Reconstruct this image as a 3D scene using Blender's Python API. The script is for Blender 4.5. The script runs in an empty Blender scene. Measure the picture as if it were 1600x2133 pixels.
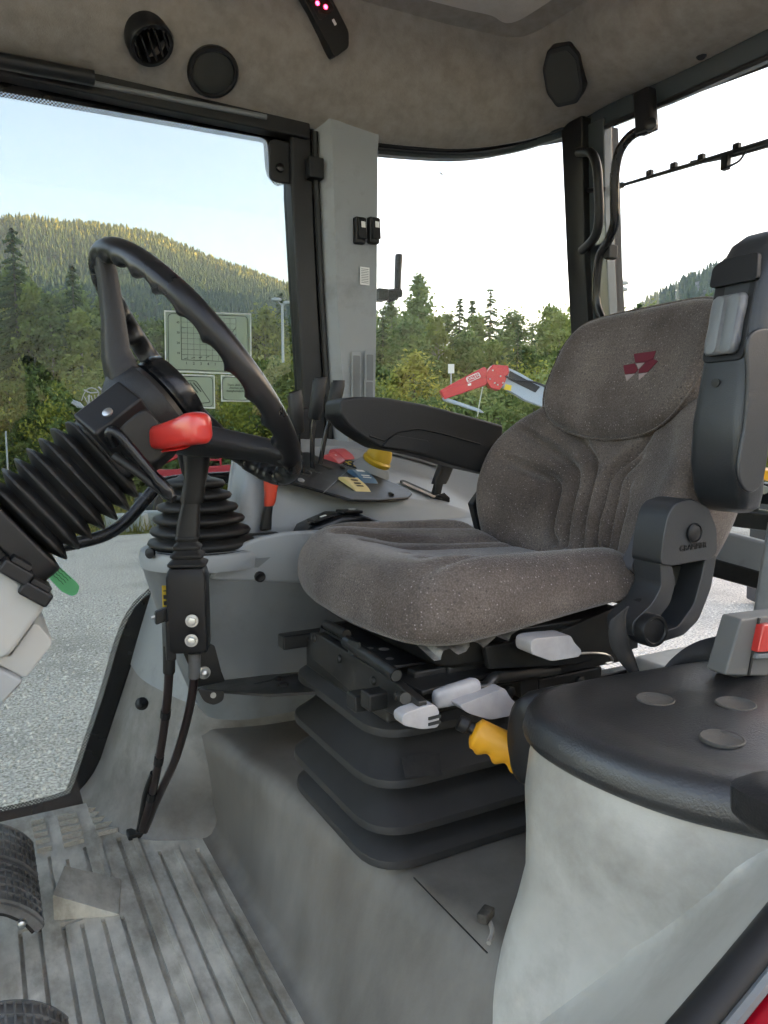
import bpy, bmesh, math, random
from mathutils import Vector, Matrix, Euler
random.seed(7)
R = math.radians
sc = bpy.context.scene
COL = sc.collection

# ------------------------------------------------------------------ camera
AZ, PITCH, FPX = R(28.4), R(6.3), 1560.0
CAM = Vector((0, 0, .8))
cam_d = bpy.data.cameras.new('camera')
cam_d.sensor_fit = 'VERTICAL'; cam_d.sensor_height = 36; cam_d.lens = 36 * FPX / 2133
cam_d.clip_start = .02; cam_d.clip_end = 4000
cam = bpy.data.objects.new('camera', cam_d); COL.objects.link(cam)
cam.location = CAM
cam.rotation_euler = (R(90) - PITCH, 0, -AZ)
sc.camera = cam

# ------------------------------------------------------------------ sky and sun
SUN_AZ, SUN_EL = R(100), R(9.5)          # azimuth from +Y (tractor's right) towards +X (tractor's rear)
w = bpy.data.worlds.new('World'); sc.world = w; w.use_nodes = True
nt = w.node_tree; nt.nodes.clear()
sky = nt.nodes.new('ShaderNodeTexSky'); sky.sky_type = 'NISHITA'; sky.sun_disc = False
sky.sun_elevation = SUN_EL; sky.sun_rotation = SUN_AZ
sky.air_density = 1.0; sky.dust_density = 1.2; sky.ozone_density = 3.0
bg = nt.nodes.new('ShaderNodeBackground'); bg.inputs[1].default_value = .15
wo = nt.nodes.new('ShaderNodeOutputWorld')
nt.links.new(sky.outputs[0], bg.inputs[0]); nt.links.new(bg.outputs[0], wo.inputs[0])
sd = bpy.data.lights.new('sun', 'SUN'); sd.energy = 5.0; sd.angle = R(.5); sd.color = (1, .76, .44)
so = bpy.data.objects.new('sun', sd); COL.objects.link(so)
sdir = Vector((math.sin(SUN_AZ) * math.cos(SUN_EL), math.cos(SUN_AZ) * math.cos(SUN_EL), math.sin(SUN_EL)))
so.rotation_euler = sdir.to_track_quat('Z', 'Y').to_euler(); so.location = (0, 0, 20)
sc.view_settings.view_transform = 'Standard'; sc.view_settings.look = 'None'
sc.view_settings.gamma = 1; sc.view_settings.exposure = 3.3; sc.view_settings.use_white_balance = True; sc.view_settings.white_balance_temperature = 10500; sc.view_settings.white_balance_tint = 25; sc.view_settings.use_curve_mapping = False
sc.render.engine = 'CYCLES'
sc.cycles.use_denoising = True; sc.cycles.use_adaptive_sampling = True; sc.cycles.adaptive_threshold = .03; sc.cycles.adaptive_min_samples = 16
sc.cycles.max_bounces = 6; sc.cycles.diffuse_bounces = 4; sc.cycles.volume_bounces = 0; sc.cycles.glossy_bounces = 3
sc.cycles.transparent_max_bounces = 24; sc.cycles.transmission_bounces = 4
sc.cycles.caustics_reflective = False; sc.cycles.caustics_refractive = False
sc.cycles.sample_clamp_indirect = 6

# ------------------------------------------------------------------ helpers: pixel of the photograph + a real plane -> point
_s, _c = math.sin, math.cos
CF = Vector((_s(AZ) * _c(PITCH), _c(AZ) * _c(PITCH), -_s(PITCH)))
CR = Vector((_c(AZ), -_s(AZ), 0)); CU = Vector((_s(AZ) * _s(PITCH), _c(AZ) * _s(PITCH), _c(PITCH)))
def ray(px, py): return CF + CR * ((px - 800) / FPX) + CU * ((1066.5 - py) / FPX)
def P(px, py, X=None, Y=None, Z=None, d=None, pl=None):
    r = ray(px, py)
    if pl is not None: d = (pl[0] - CAM).dot(pl[1]) / r.dot(pl[1])
    elif d is None:
        d = X / r.x if X is not None else Y / r.y if Y is not None else (Z - CAM.z) / r.z
    return CAM + r * d
V = Vector

# ------------------------------------------------------------------ geometry: every builder returns (verts, faces)
def spline(pts, k=6, closed=False):
    pts = [V(p) for p in pts]; n = len(pts); out = []
    segs = n if closed else n - 1
    for i in range(segs):
        if closed: p0, p1, p2, p3 = pts[i - 1], pts[i], pts[(i + 1) % n], pts[(i + 2) % n]
        else: p0, p1, p2, p3 = pts[max(i - 1, 0)], pts[i], pts[i + 1], pts[min(i + 2, n - 1)]
        for j in range(k):
            t = j / k
            out.append(.5 * ((2 * p1) + (p2 - p0) * t + (2 * p0 - 5 * p1 + 4 * p2 - p3) * t * t + (3 * p1 - p0 - 3 * p2 + p3) * t ** 3))
    if not closed: out.append(pts[-1])
    return out
def rpoly(pts, r, k=5):
    """round the corners of a closed polygon (2D or 3D points); r a number or one per corner"""
    pts = [V(p) for p in pts]; n = len(pts); out = []
    for i, p in enumerate(pts):
        rr = r[i] if isinstance(r, (list, tuple)) else r
        a, b = pts[i - 1] - p, pts[(i + 1) % n] - p
        la, lb = a.length, b.length
        rr = min(rr, la * .49, lb * .49)
        if rr < 1e-6: out.append(p); continue
        A, B = p + a * (rr / la), p + b * (rr / lb)
        for j in range(k + 1):
            t = j / k
            out.append(A * (1 - t) ** 2 + p * 2 * t * (1 - t) + B * t * t)
    return out
def rrect(w, h, r, k=4): return rpoly([(-w / 2, -h / 2), (w / 2, -h / 2), (w / 2, h / 2), (-w / 2, h / 2)], r, k)
def ring3(pts2, o, u, v): o, u, v = V(o), V(u), V(v); return [o + u * p[0] + v * p[1] for p in pts2]
def loft(rings, cap=True, closed=True, wrap=False):
    n = len(rings[0]); vs = [tuple(p) for r in rings for p in r]; fs = []
    m = len(rings)
    for i in range(m if wrap else m - 1):
        a, b = i * n, ((i + 1) % m) * n
        for j in range(n if closed else n - 1):
            k = (j + 1) % n
            fs.append((a + j, a + k, b + k, b + j))
    if cap and not wrap:
        fs.append(tuple(range(n))[::-1]); fs.append(tuple(range((m - 1) * n, m * n)))
    return vs, fs
def slab(pts, vec, inset=0):
    vec = V(vec); return loft([[V(p) for p in pts], [V(p) + vec for p in pts]])
def frames(path, closed=False):
    n = len(path); out = []
    t0 = (path[1] - path[0]).normalized()
    up = V((0, 0, 1)) if abs(t0.z) < .9 else V((1, 0, 0))
    s = t0.cross(up).normalized()
    for i in range(n):
        if closed: t = path[(i + 1) % n] - path[i - 1]
        else: t = path[min(i + 1, n - 1)] - path[max(i - 1, 0)]
        t.normalize()
        s = (s - t * s.dot(t)).normalized()
        out.append((path[i], s, t.cross(s)))
    return out
def tube(path, r, n=10, cap=True, closed=False, flat=1.0):
    path = [V(p) for p in path]; rings = []
    for i, (p, s, u) in enumerate(frames(path, closed)):
        rr = r[i] if isinstance(r, (list, tuple)) else r
        rings.append([p + s * (rr * _c(2 * math.pi * k / n)) + u * (rr * flat * _s(2 * math.pi * k / n)) for k in range(n)])
    return loft(rings, cap, True, closed)
def sweep(path, sec, up=None, cap=True, closed=False):
    """sweep a 2D section (side, up) along a path"""
    path = [V(p) for p in path]; rings = []
    for i, (p, s, u) in enumerate(frames(path, closed)):
        if up is not None:
            t = s.cross(u)
            t = (path[min(i + 1, len(path) - 1)] - path[max(i - 1, 0)]).normalized()
            s = t.cross(V(up)).normalized(); u = s.cross(t).normalized()
        rings.append([p + s * a + u * b for a, b in sec])
    return loft(rings, cap, True, closed)
def box(c, s, rot=None):
    m = Matrix.Translation(V(c)) @ (rot.to_matrix().to_4x4() if rot is not None else Matrix())
    vs = [tuple(m @ V((x * s[0] / 2, y * s[1] / 2, z * s[2] / 2))) for x in (-1, 1) for y in (-1, 1) for z in (-1, 1)]
    return vs, [(0, 1, 3, 2), (4, 6, 7, 5), (0, 4, 5, 1), (2, 3, 7, 6), (0, 2, 6, 4), (1, 5, 7, 3)]
def obox(o, u, v, w_, s):
    """box with its own axes, centred on o"""
    o, u, v, w_ = V(o), V(u).normalized(), V(v).normalized(), V(w_).normalized()
    vs = [tuple(o + u * (x * s[0] / 2) + v * (y * s[1] / 2) + w_ * (z * s[2] / 2)) for x in (-1, 1) for y in (-1, 1) for z in (-1, 1)]
    return vs, [(0, 1, 3, 2), (4, 6, 7, 5), (0, 4, 5, 1), (2, 3, 7, 6), (0, 2, 6, 4), (1, 5, 7, 3)]
def lathe(prof, o, ax, n=32, cap=True):
    o, ax = V(o), V(ax).normalized()
    u = ax.orthogonal().normalized(); v = ax.cross(u)
    return loft([[o + ax * h + (u * _c(2 * math.pi * k / n) + v * _s(2 * math.pi * k / n)) * r for k in range(n)] for r, h in prof], cap)
def grid(fn, nu, nv):
    vs = [tuple(fn(i / nu, j / nv)) for i in range(nu + 1) for j in range(nv + 1)]
    return vs, [(i * (nv + 1) + j, (i + 1) * (nv + 1) + j, (i + 1) * (nv + 1) + j + 1, i * (nv + 1) + j + 1) for i in range(nu) for j in range(nv)]
def pad(outline, cen, fn, nr=30, back=None, sub=1):
    """closed cushion: concentric rings of an outline, fn(u,v,e)->3D with e the distance to the edge; back(u,v)->3D"""
    cu, cv = cen; N = len(outline); vs = []; fs = []
    for r in range(nr):
        s = 1 - (r / nr) ** 1.35
        for (a, b) in outline:
            du, dv = a - cu, b - cv
            L = math.hypot(du, dv)
            vs.append(tuple(fn(cu + du * s, cv + dv * s, (1 - s) * L)))
    vs.append(tuple(fn(cu, cv, .2)))
    for r in range(nr - 1):
        for k in range(N):
            k2 = (k + 1) % N
            fs.append((r * N + k, r * N + k2, (r + 1) * N + k2, (r + 1) * N + k))
    c = nr * N
    for k in range(N): fs.append(((nr - 1) * N + k, (nr - 1) * N + (k + 1) % N, c))
    if back is not None:
        b0 = len(vs)
        SS = (1.0, .995, .98, .955, .92, .88)
        for s in SS:
            for (a, b) in outline: vs.append(tuple(back(cu + (a - cu) * s, cv + (b - cv) * s, s)))
        for k in range(N):
            k2 = (k + 1) % N
            fs.append((k2, k, b0 + k, b0 + k2))
            for r in range(len(SS) - 1): fs.append((b0 + r * N + k2, b0 + r * N + k, b0 + (r + 1) * N + k, b0 + (r + 1) * N + k2))
        fs.append(tuple(range(b0 + (len(SS) - 1) * N, b0 + len(SS) * N))[::-1])
    return vs, fs
def join(*gs):
    vs, fs = [], []
    for g in gs:
        o = len(vs); vs += list(g[0]); fs += [tuple(i + o for i in f) for f in g[1]]
    return vs, fs
def segd(p, a, b):
    ax, ay = a; bx, by = b; dx, dy = bx - ax, by - ay
    t = max(0, min(1, ((p[0] - ax) * dx + (p[1] - ay) * dy) / (dx * dx + dy * dy + 1e-12)))
    return math.hypot(p[0] - ax - t * dx, p[1] - ay - t * dy)
def pathd(p, pts): return min(segd(p, pts[i], pts[i + 1]) for i in range(len(pts) - 1))

def mk(name, g, m, parent=None, bev=0, seg=2, sub=0, ang=38, flat=False, solid=0, fixn=True):
    me = bpy.data.meshes.new(name)
    me.from_pydata([tuple(v) for v in g[0]], [], g[1]); me.validate(verbose=False)
    if fixn:
        bm = bmesh.new(); bm.from_mesh(me)
        bmesh.ops.remove_doubles(bm, verts=bm.verts, dist=1e-6)
        bmesh.ops.recalc_face_normals(bm, faces=bm.faces); bm.to_mesh(me); bm.free()
    if not flat:
        me.shade_smooth()
        if not bev and not sub: me.set_sharp_from_angle(angle=R(ang))
    o = bpy.data.objects.new(name, me); COL.objects.link(o)
    for mm in (m if isinstance(m, list) else [m]): me.materials.append(mm)
    if solid:
        s = o.modifiers.new('s', 'SOLIDIFY'); s.thickness = solid; s.offset = 0
    if bev:
        b = o.modifiers.new('b', 'BEVEL'); b.width = bev; b.segments = seg; b.limit_method = 'ANGLE'; b.angle_limit = R(32)
        b.harden_normals = True
    if sub:
        s = o.modifiers.new('u', 'SUBSURF'); s.levels = sub; s.render_levels = sub
    if parent is not None:
        o.parent = parent
        if parent.type == 'EMPTY': o.matrix_parent_inverse = Matrix.Translation(-parent.location)
    return o
def tag(o, label, cat, group=None):
    o['label'] = label; o['category'] = cat
    if group: o['group'] = group
    return o
def thing(name, label, cat, loc=(0, 0, 0), group=None):
    o = bpy.data.objects.new(name, None); COL.objects.link(o)
    o.location = loc; o.empty_display_size = .1
    return tag(o, label, cat, group)
def again(o, name, parent, mat4):
    """another copy of a part that shares its mesh"""
    c = o.copy(); COL.objects.link(c); c.parent = parent
    c.matrix_parent_inverse = o.matrix_parent_inverse.copy(); c.matrix_basis = mat4
    return c
_fonts = {}
def text(body, size, o, u, v, m, parent, name='lettering', depth=.0004, space=1.0, align='CENTER'):
    """flat lettering as a mesh standing on the plane o,u,v"""
    cu = bpy.data.curves.new(name, 'FONT'); cu.body = body; cu.size = size; cu.align_x = align; cu.align_y = 'CENTER'
    cu.extrude = depth; cu.space_character = space; cu.resolution_u = 3
    to = bpy.data.objects.new('tmp', cu); COL.objects.link(to)
    bpy.context.view_layer.update()
    me = bpy.data.meshes.new_from_object(to.evaluated_get(bpy.context.evaluated_depsgraph_get()))
    bpy.data.objects.remove(to); bpy.data.curves.remove(cu)
    u, v = V(u).normalized(), V(v).normalized(); n = u.cross(v)
    M4 = Matrix((u, v, n)).transposed().to_4x4(); M4.translation = V(o)
    me.transform(M4)
    g = ([tuple(q.co) for q in me.vertices], [tuple(p.vertices) for p in me.polygons])
    bpy.data.meshes.remove(me)
    return mk(name, g, m, parent, flat=True, fixn=False)

# ------------------------------------------------------------------ materials
MATS = {}
def mat(name, col, rough=.5, metal=0, spec=.5, col2=None, ns=6, nd=5, c0=.35, c1=.65, bump=0, bs=150, bdist=.001, coat=0, sheen=0, rvar=0, stretch=None, weave=0, emit=None, dirt=None):
    m = bpy.data.materials.new(name); m.use_nodes = True; t = m.node_tree; n = t.nodes; l = t.links
    b = n['Principled BSDF']
    b.inputs['Base Color'].default_value = (*col, 1); b.inputs['Roughness'].default_value = rough
    b.inputs['Metallic'].default_value = metal; b.inputs['Specular IOR Level'].default_value = spec
    if coat: b.inputs['Coat Weight'].default_value = coat; b.inputs['Coat Roughness'].default_value = .12
    if sheen: b.inputs['Sheen Weight'].default_value = sheen; b.inputs['Sheen Roughness'].default_value = .4
    if emit: b.inputs['Emission Color'].default_value = (*emit[:3], 1); b.inputs['Emission Strength'].default_value = emit[3]
    tc = n.new('ShaderNodeTexCoord'); src = tc.outputs['Object']
    if stretch:
        mp = n.new('ShaderNodeMapping'); mp.inputs['Scale'].default_value = stretch; l.new(src, mp.inputs[0]); src2 = mp.outputs[0]
    else: src2 = src
    if col2 or rvar:
        no = n.new('ShaderNodeTexNoise'); no.inputs['Scale'].default_value = ns; no.inputs['Detail'].default_value = nd; no.inputs['Roughness'].default_value = .62
        l.new(src2, no.inputs['Vector'])
        mr = n.new('ShaderNodeMapRange'); mr.inputs[1].default_value = c0; mr.inputs[2].default_value = c1
        l.new(no.outputs['Fac'], mr.inputs[0])
        if col2:
            mx = n.new('ShaderNodeMix'); mx.data_type = 'RGBA'
            mx.inputs[6].default_value = (*col, 1); mx.inputs[7].default_value = (*col2, 1)
            l.new(mr.outputs[0], mx.inputs[0]); l.new(mx.outputs[2], b.inputs['Base Color'])
        if rvar:
            mr2 = n.new('ShaderNodeMapRange'); mr2.inputs[3].default_value = rough - rvar; mr2.inputs[4].default_value = rough + rvar
            l.new(mr.outputs[0], mr2.inputs[0]); l.new(mr2.outputs[0], b.inputs['Roughness'])
    if dirt:
        dc, ds, d0, d1 = dirt
        mp2 = n.new('ShaderNodeMapping'); mp2.inputs['Location'].default_value = (3.1, 7.7, 1.9); l.new(src2, mp2.inputs[0])
        dn = n.new('ShaderNodeTexNoise'); dn.inputs['Scale'].default_value = ds; dn.inputs['Detail'].default_value = 9; dn.inputs['Roughness'].default_value = .68
        l.new(mp2.outputs[0], dn.inputs['Vector'])
        dr = n.new('ShaderNodeMapRange'); dr.inputs[1].default_value = d0; dr.inputs[2].default_value = d1; dr.inputs[4].default_value = .85; l.new(dn.outputs['Fac'], dr.inputs[0])
        dm = n.new('ShaderNodeMix'); dm.data_type = 'RGBA'; dm.inputs[6].default_value = (*col, 1); dm.inputs[7].default_value = (*dc, 1)
        if col2: l.new(mx.outputs[2], dm.inputs[6])
        l.new(dr.outputs[0], dm.inputs[0]); l.new(dm.outputs[2], b.inputs['Base Color'])
    if bump:
        nb = n.new('ShaderNodeTexNoise'); nb.inputs['Scale'].default_value = bs; nb.inputs['Detail'].default_value = 3
        l.new(src, nb.inputs['Vector'])
        bu = n.new('ShaderNodeBump'); bu.inputs['Strength'].default_value = bump; bu.inputs['Distance'].default_value = bdist
        l.new(nb.outputs['Fac'], bu.inputs['Height']); l.new(bu.outputs[0], b.inputs['Normal'])
    MATS[name] = m
    return m
def fabric_mat():
    m = mat('seat_fabric', (.105, .083, .085), .95, spec=.2, sheen=.25)
    t = m.node_tree; n = t.nodes; l = t.links; b = n['Principled BSDF']
    tc = n['Texture Coordinate']
    # dusty wear
    no = n.new('ShaderNodeTexNoise'); no.inputs['Scale'].default_value = 7; no.inputs['Detail'].default_value = 6
    l.new(tc.outputs['Object'], no.inputs['Vector'])
    mr = n.new('ShaderNodeMapRange'); mr.inputs[1].default_value = .38; mr.inputs[2].default_value = .68; l.new(no.outputs[0], mr.inputs[0])
    mx = n.new('ShaderNodeMix'); mx.data_type = 'RGBA'; mx.inputs[6].default_value = (.095, .074, .065, 1); mx.inputs[7].default_value = (.205, .167, .145, 1)
    l.new(mr.outputs[0], mx.inputs[0])
    # coarse weave
    vw = n.new('ShaderNodeTexVoronoi'); vw.inputs['Scale'].default_value = 420; l.new(tc.outputs['Object'], vw.inputs['Vector'])
    mw = n.new('ShaderNodeMix'); mw.data_type = 'RGBA'; mw.blend_type = 'MULTIPLY'; mw.inputs[0].default_value = .55
    cr = n.new('ShaderNodeValToRGB'); cr.color_ramp.elements[0].color = (1.25, 1.2, 1.2, 1); cr.color_ramp.elements[1].color = (.35, .33, .33, 1); cr.color_ramp.elements[1].position = .7
    l.new(vw.outputs['Distance'], cr.inputs[0]); l.new(mx.outputs[2], mw.inputs[6]); l.new(cr.outputs[0], mw.inputs[7])
    # pale flecks in rows
    vo = n.new('ShaderNodeTexVoronoi'); vo.inputs['Scale'].default_value = 190; vo.inputs['Randomness'].default_value = .5
    l.new(tc.outputs['Object'], vo.inputs['Vector'])
    th = n.new('ShaderNodeMapRange'); th.inputs[1].default_value = .24; th.inputs[2].default_value = .10; l.new(vo.outputs['Distance'], th.inputs[0])
    sx = n.new('ShaderNodeSeparateColor'); l.new(vo.outputs['Color'], sx.inputs[0])
    gt = n.new('ShaderNodeMapRange'); gt.inputs[1].default_value = .25; gt.inputs[2].default_value = .8; l.new(sx.outputs[0], gt.inputs[0])
    mu = n.new('ShaderNodeMath'); mu.operation = 'MULTIPLY'; l.new(th.outputs[0], mu.inputs[0]); l.new(gt.outputs[0], mu.inputs[1])
    mf = n.new('ShaderNodeMix'); mf.data_type = 'RGBA'; mf.inputs[7].default_value = (.30, .25, .24, 1)
    l.new(mu.outputs[0], mf.inputs[0]); l.new(mw.outputs[2], mf.inputs[6])
    # dark red flecks
    v2 = n.new('ShaderNodeTexVoronoi'); v2.inputs['Scale'].default_value = 130; l.new(tc.outputs['Object'], v2.inputs['Vector'])
    t2 = n.new('ShaderNodeMapRange'); t2.inputs[1].default_value = .26; t2.inputs[2].default_value = .2; l.new(v2.outputs['Distance'], t2.inputs[0])
    s2 = n.new('ShaderNodeSeparateColor'); l.new(v2.outputs['Color'], s2.inputs[0])
    g2 = n.new('ShaderNodeMapRange'); g2.inputs[1].default_value = .6; g2.inputs[2].default_value = .7; l.new(s2.outputs[1], g2.inputs[0])
    m2 = n.new('ShaderNodeMath'); m2.operation = 'MULTIPLY'; l.new(t2.outputs[0], m2.inputs[0]); l.new(g2.outputs[0], m2.inputs[1])
    m3 = n.new('ShaderNodeMix'); m3.data_type = 'RGBA'; m3.inputs[7].default_value = (.075, .058, .054, 1)
    l.new(m2.outputs[0], m3.inputs[0]); l.new(mf.outputs[2], m3.inputs[6]); l.new(m3.outputs[2], b.inputs['Base Color'])
    bu = n.new('ShaderNodeBump'); bu.inputs['Strength'].default_value = .5; bu.inputs['Distance'].default_value = .0015
    l.new(vw.outputs['Distance'], bu.inputs['Height']); bu.invert = True; l.new(bu.outputs[0], b.inputs['Normal'])
    return m
def glass_mat(name, tint=(.42, .475, .465), refl=1.0):
    m = bpy.data.materials.new(name); m.use_nodes = True; t = m.node_tree; n = t.nodes; l = t.links; n.clear()
    tr = n.new('ShaderNodeBsdfTransparent'); tr.inputs[0].default_value = (*tint, 1)
    gl = n.new('ShaderNodeBsdfGlossy'); gl.inputs['Roughness'].default_value = .02
    tc = n.new('ShaderNodeTexCoord'); dn = n.new('ShaderNodeTexNoise'); dn.inputs['Scale'].default_value = 3.5; dn.inputs['Detail'].default_value = 12; dn.inputs['Roughness'].default_value = .75; l.new(tc.outputs['Object'], dn.inputs['Vector'])
    dm = n.new('ShaderNodeMapRange'); dm.inputs[1].default_value = .45; dm.inputs[2].default_value = .8; dm.inputs[4].default_value = .045; l.new(dn.outputs['Fac'], dm.inputs[0])
    du = n.new('ShaderNodeBsdfDiffuse'); du.inputs[0].default_value = (.45, .44, .4, 1); md = n.new('ShaderNodeMixShader'); l.new(dm.outputs[0], md.inputs[0]); l.new(tr.outputs[0], md.inputs[1]); l.new(du.outputs[0], md.inputs[2])
    fr = n.new('ShaderNodeFresnel'); fr.inputs[0].default_value = 1.3
    mu = n.new('ShaderNodeMath'); mu.operation = 'MULTIPLY'; mu.inputs[1].default_value = refl; l.new(fr.outputs[0], mu.inputs[0])
    mx = n.new('ShaderNodeMixShader'); l.new(mu.outputs[0], mx.inputs[0]); l.new(md.outputs[0], mx.inputs[1]); l.new(gl.outputs[0], mx.inputs[2])
    o = n.new('ShaderNodeOutputMaterial'); l.new(mx.outputs[0], o.inputs[0]); MATS[name] = m
    return m
def dots_mat():
    """printed black dots on clear glass, pitch 3.4 mm in the plane of the pane"""
    m = bpy.data.materials.new('frit_dots'); m.use_nodes = True; t = m.node_tree; n = t.nodes; l = t.links; n.clear()
    tc = n.new('ShaderNodeTexCoord'); mp = n.new('ShaderNodeMapping'); mp.inputs['Rotation'].default_value = (0, R(45), 0); mp.inputs['Scale'].default_value = (200, 0, 200)
    l.new(tc.outputs['Object'], mp.inputs[0])
    fr = n.new('ShaderNodeVectorMath'); fr.operation = 'FRACTION'; l.new(mp.outputs[0], fr.inputs[0])
    sb = n.new('ShaderNodeVectorMath'); sb.operation = 'SUBTRACT'; sb.inputs[1].default_value = (.5, 0, .5); l.new(fr.outputs[0], sb.inputs[0])
    ln = n.new('ShaderNodeVectorMath'); ln.operation = 'LENGTH'; l.new(sb.outputs[0], ln.inputs[0])
    lt = n.new('ShaderNodeMath'); lt.operation = 'LESS_THAN'; lt.inputs[1].default_value = .46; l.new(ln.outputs[1], lt.inputs[0])
    tr = n.new('ShaderNodeBsdfTransparent'); df = n.new('ShaderNodeBsdfDiffuse'); df.inputs[0].default_value = (.008, .009, .01, 1)
    mx = n.new('ShaderNodeMixShader'); l.new(lt.outputs[0], mx.inputs[0]); l.new(tr.outputs[0], mx.inputs[1]); l.new(df.outputs[0], mx.inputs[2])
    o = n.new('ShaderNodeOutputMaterial'); l.new(mx.outputs[0], o.inputs[0])
    return m
def decal_mat(name, col, fac):
    """clear film: part see-through, part milky"""
    m = bpy.data.materials.new(name); m.use_nodes = True; t = m.node_tree; n = t.nodes; l = t.links; n.clear()
    tr = n.new('ShaderNodeBsdfTransparent'); df = n.new('ShaderNodeBsdfDiffuse'); df.inputs[0].default_value = (*col, 1)
    tl = n.new('ShaderNodeBsdfTranslucent'); tl.inputs[0].default_value = (*col, 1)
    ad = n.new('ShaderNodeMixShader'); l.new(df.outputs[0], ad.inputs[1]); l.new(tl.outputs[0], ad.inputs[2])
    mx = n.new('ShaderNodeMixShader'); mx.inputs[0].default_value = fac; l.new(tr.outputs[0], mx.inputs[1]); l.new(ad.outputs[0], mx.inputs[2])
    o = n.new('ShaderNodeOutputMaterial'); l.new(mx.outputs[0], o.inputs[0])
    return m
black = mat('black_plastic', (.007, .0075, .0085), .42, spec=.32, bump=.15, bs=900, bdist=.0004, col2=(.012, .012, .013), ns=9, rvar=.06)
gloss = mat('black_paint', (.005, .0055, .0065), .25, spec=.4, col2=(.009, .009, .01), ns=4, rvar=.05)
pedalm = mat('pedal_rubber', (.07, .066, .06), .6, col2=(.2, .19, .175), ns=14, nd=8, bump=.3, bs=300, bdist=.0006)
wheelm = mat('wheel_rim', (.006, .006, .007), .3, spec=.42, bump=.1, bs=500, bdist=.0003, rvar=.06, ns=12)
rubber = mat('rubber', (.007, .007, .0075), .48, spec=.35, col2=(.014, .014, .014), ns=8, bump=.12, bs=400, bdist=.0005, rvar=.08)
grain = mat('grained_black', (.011, .0115, .0125), .48, spec=.4, bump=.5, bs=520, bdist=.0007, rvar=.05)
grey = mat('grey_plastic', (.245, .264, .27), .46, col2=(.285, .305, .31), ns=3, dirt=((.15, .15, .145), 9, .55, .8), bump=.18, bs=700, bdist=.0004, c0=.3, c1=.7)
greyd = mat('grey_plastic_dark', (.125, .138, .143), .48, col2=(.155, .168, .17), ns=4, dirt=((.1, .098, .092), 9, .52, .8), bump=.18, bs=700, bdist=.0004)
greyl = mat('grey_plastic_light', (.31, .315, .3), .45, col2=(.36, .365, .35), ns=3, bump=.12, bs=700, bdist=.0004)
platm = mat('platform_rubber', (.085, .074, .063), .54, col2=(.19, .172, .15), ns=7, stretch=(1, 1, .35), nd=9, bump=.3, bs=300, bdist=.0008, rvar=.1, c0=.32, c1=.68, dirt=((.13, .1, .075), 4, .5, .75))
armm = mat('armrest_plastic', (.02, .0225, .025), .42, spec=.55, bump=.4, bs=520, bdist=.0006, rvar=.05)
boot = mat('floor_cover', (.14, .13, .117), .53, dirt=((.08, .066, .053), 7, .44, .7), col2=(.27, .255, .233), ns=5.5, nd=8, bump=.25, bs=300, bdist=.0008, rvar=.1, c0=.3, c1=.7)
floorm = mat('floor_rubber', (.35, .318, .265), .48, dirt=((.14, .108, .076), 7, .45, .7), col2=(.66, .61, .525), ns=9, nd=9, bump=.3, bs=260, bdist=.0008, rvar=.12, c0=.36, c1=.66, stretch=(1.6, .8, 1))
liner = mat('headliner_felt', (.235, .208, .182), .95, spec=.15, col2=(.30, .27, .24), ns=30, nd=9, bump=.5, bs=350, bdist=.0015, sheen=.2, c0=.35, c1=.65)
fender = mat('fender_cover', (.36, .348, .318), .4, dirt=((.2, .183, .155), 6, .46, .78), col2=(.5, .488, .452), ns=5, nd=8, bump=.2, bs=500, bdist=.0006, rvar=.08)
padm = mat('pad_vinyl', (.013, .0135, .0145), .4, spec=.9, bump=.6, bs=430, bdist=.001, rvar=.05, ns=10)
fab = fabric_mat()
bellm = mat('bellows_vinyl', (.016, .016, .0165), .58, col2=(.028, .027, .0265), ns=6, bump=.3, bs=600, bdist=.0005)
steel = mat('zinc_steel', (.55, .55, .53), .35, metal=1)
blacks = mat('black_steel', (.009, .0095, .01), .38, spec=.4, col2=(.028, .026, .024), ns=14, rvar=.1, nd=8)
palegrey = mat('pale_lever_plastic', (.42, .4, .4), .5, col2=(.3, .285, .285), ns=18, bump=.2, bs=500, bdist=.0004, nd=7)
redp = mat('red_plastic', (.62, .035, .028), .3, coat=.4, bump=.05, bs=300, bdist=.0005)
redr = mat('red_rocker', (.55, .06, .065), .4, bump=.1, bs=500, bdist=.0003)
orangered = mat('orange_red_plastic', (.68, .06, .03), .4)
yellow = mat('yellow_knob', (.62, .38, .03), .45, col2=(.5, .3, .03), ns=15)
cream = mat('cream_rocker', (.72, .56, .26), .45, col2=(.62, .47, .2), ns=20)
blue = mat('blue_rocker', (.04, .13, .22), .45)
orange = mat('orange_grip', (.72, .3, .02), .4, col2=(.6, .24, .02), ns=18)
redbody = mat('red_paint', (.55, .008, .02), .25, coat=.6)
white = mat('white_print', (.75, .75, .73), .6)
inkd = mat('dark_print', (.02, .022, .02), .7)
yel = mat('yellow_sticker', (.72, .5, .05), .5)
greent = mat('green_tag', (.05, .42, .2), .5)
amber = mat('amber_plastic', (.75, .3, .02), .35)
glass = glass_mat('cab_glass', (.37, .452, .455)); clearg = glass_mat('clear_glass', (.72, .77, .76))
lampg = mat('galvanised', (.42, .45, .46), .5, metal=.3)
# ================================================================== THE CAB
GZ = -1.15                                     # the yard lies this far below the cab floor
cab = thing('tractor_cab', 'grey tractor cab with felt roof lining, rubber floor and black pillars', 'tractor cab', (.4, .95, -.03))

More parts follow.
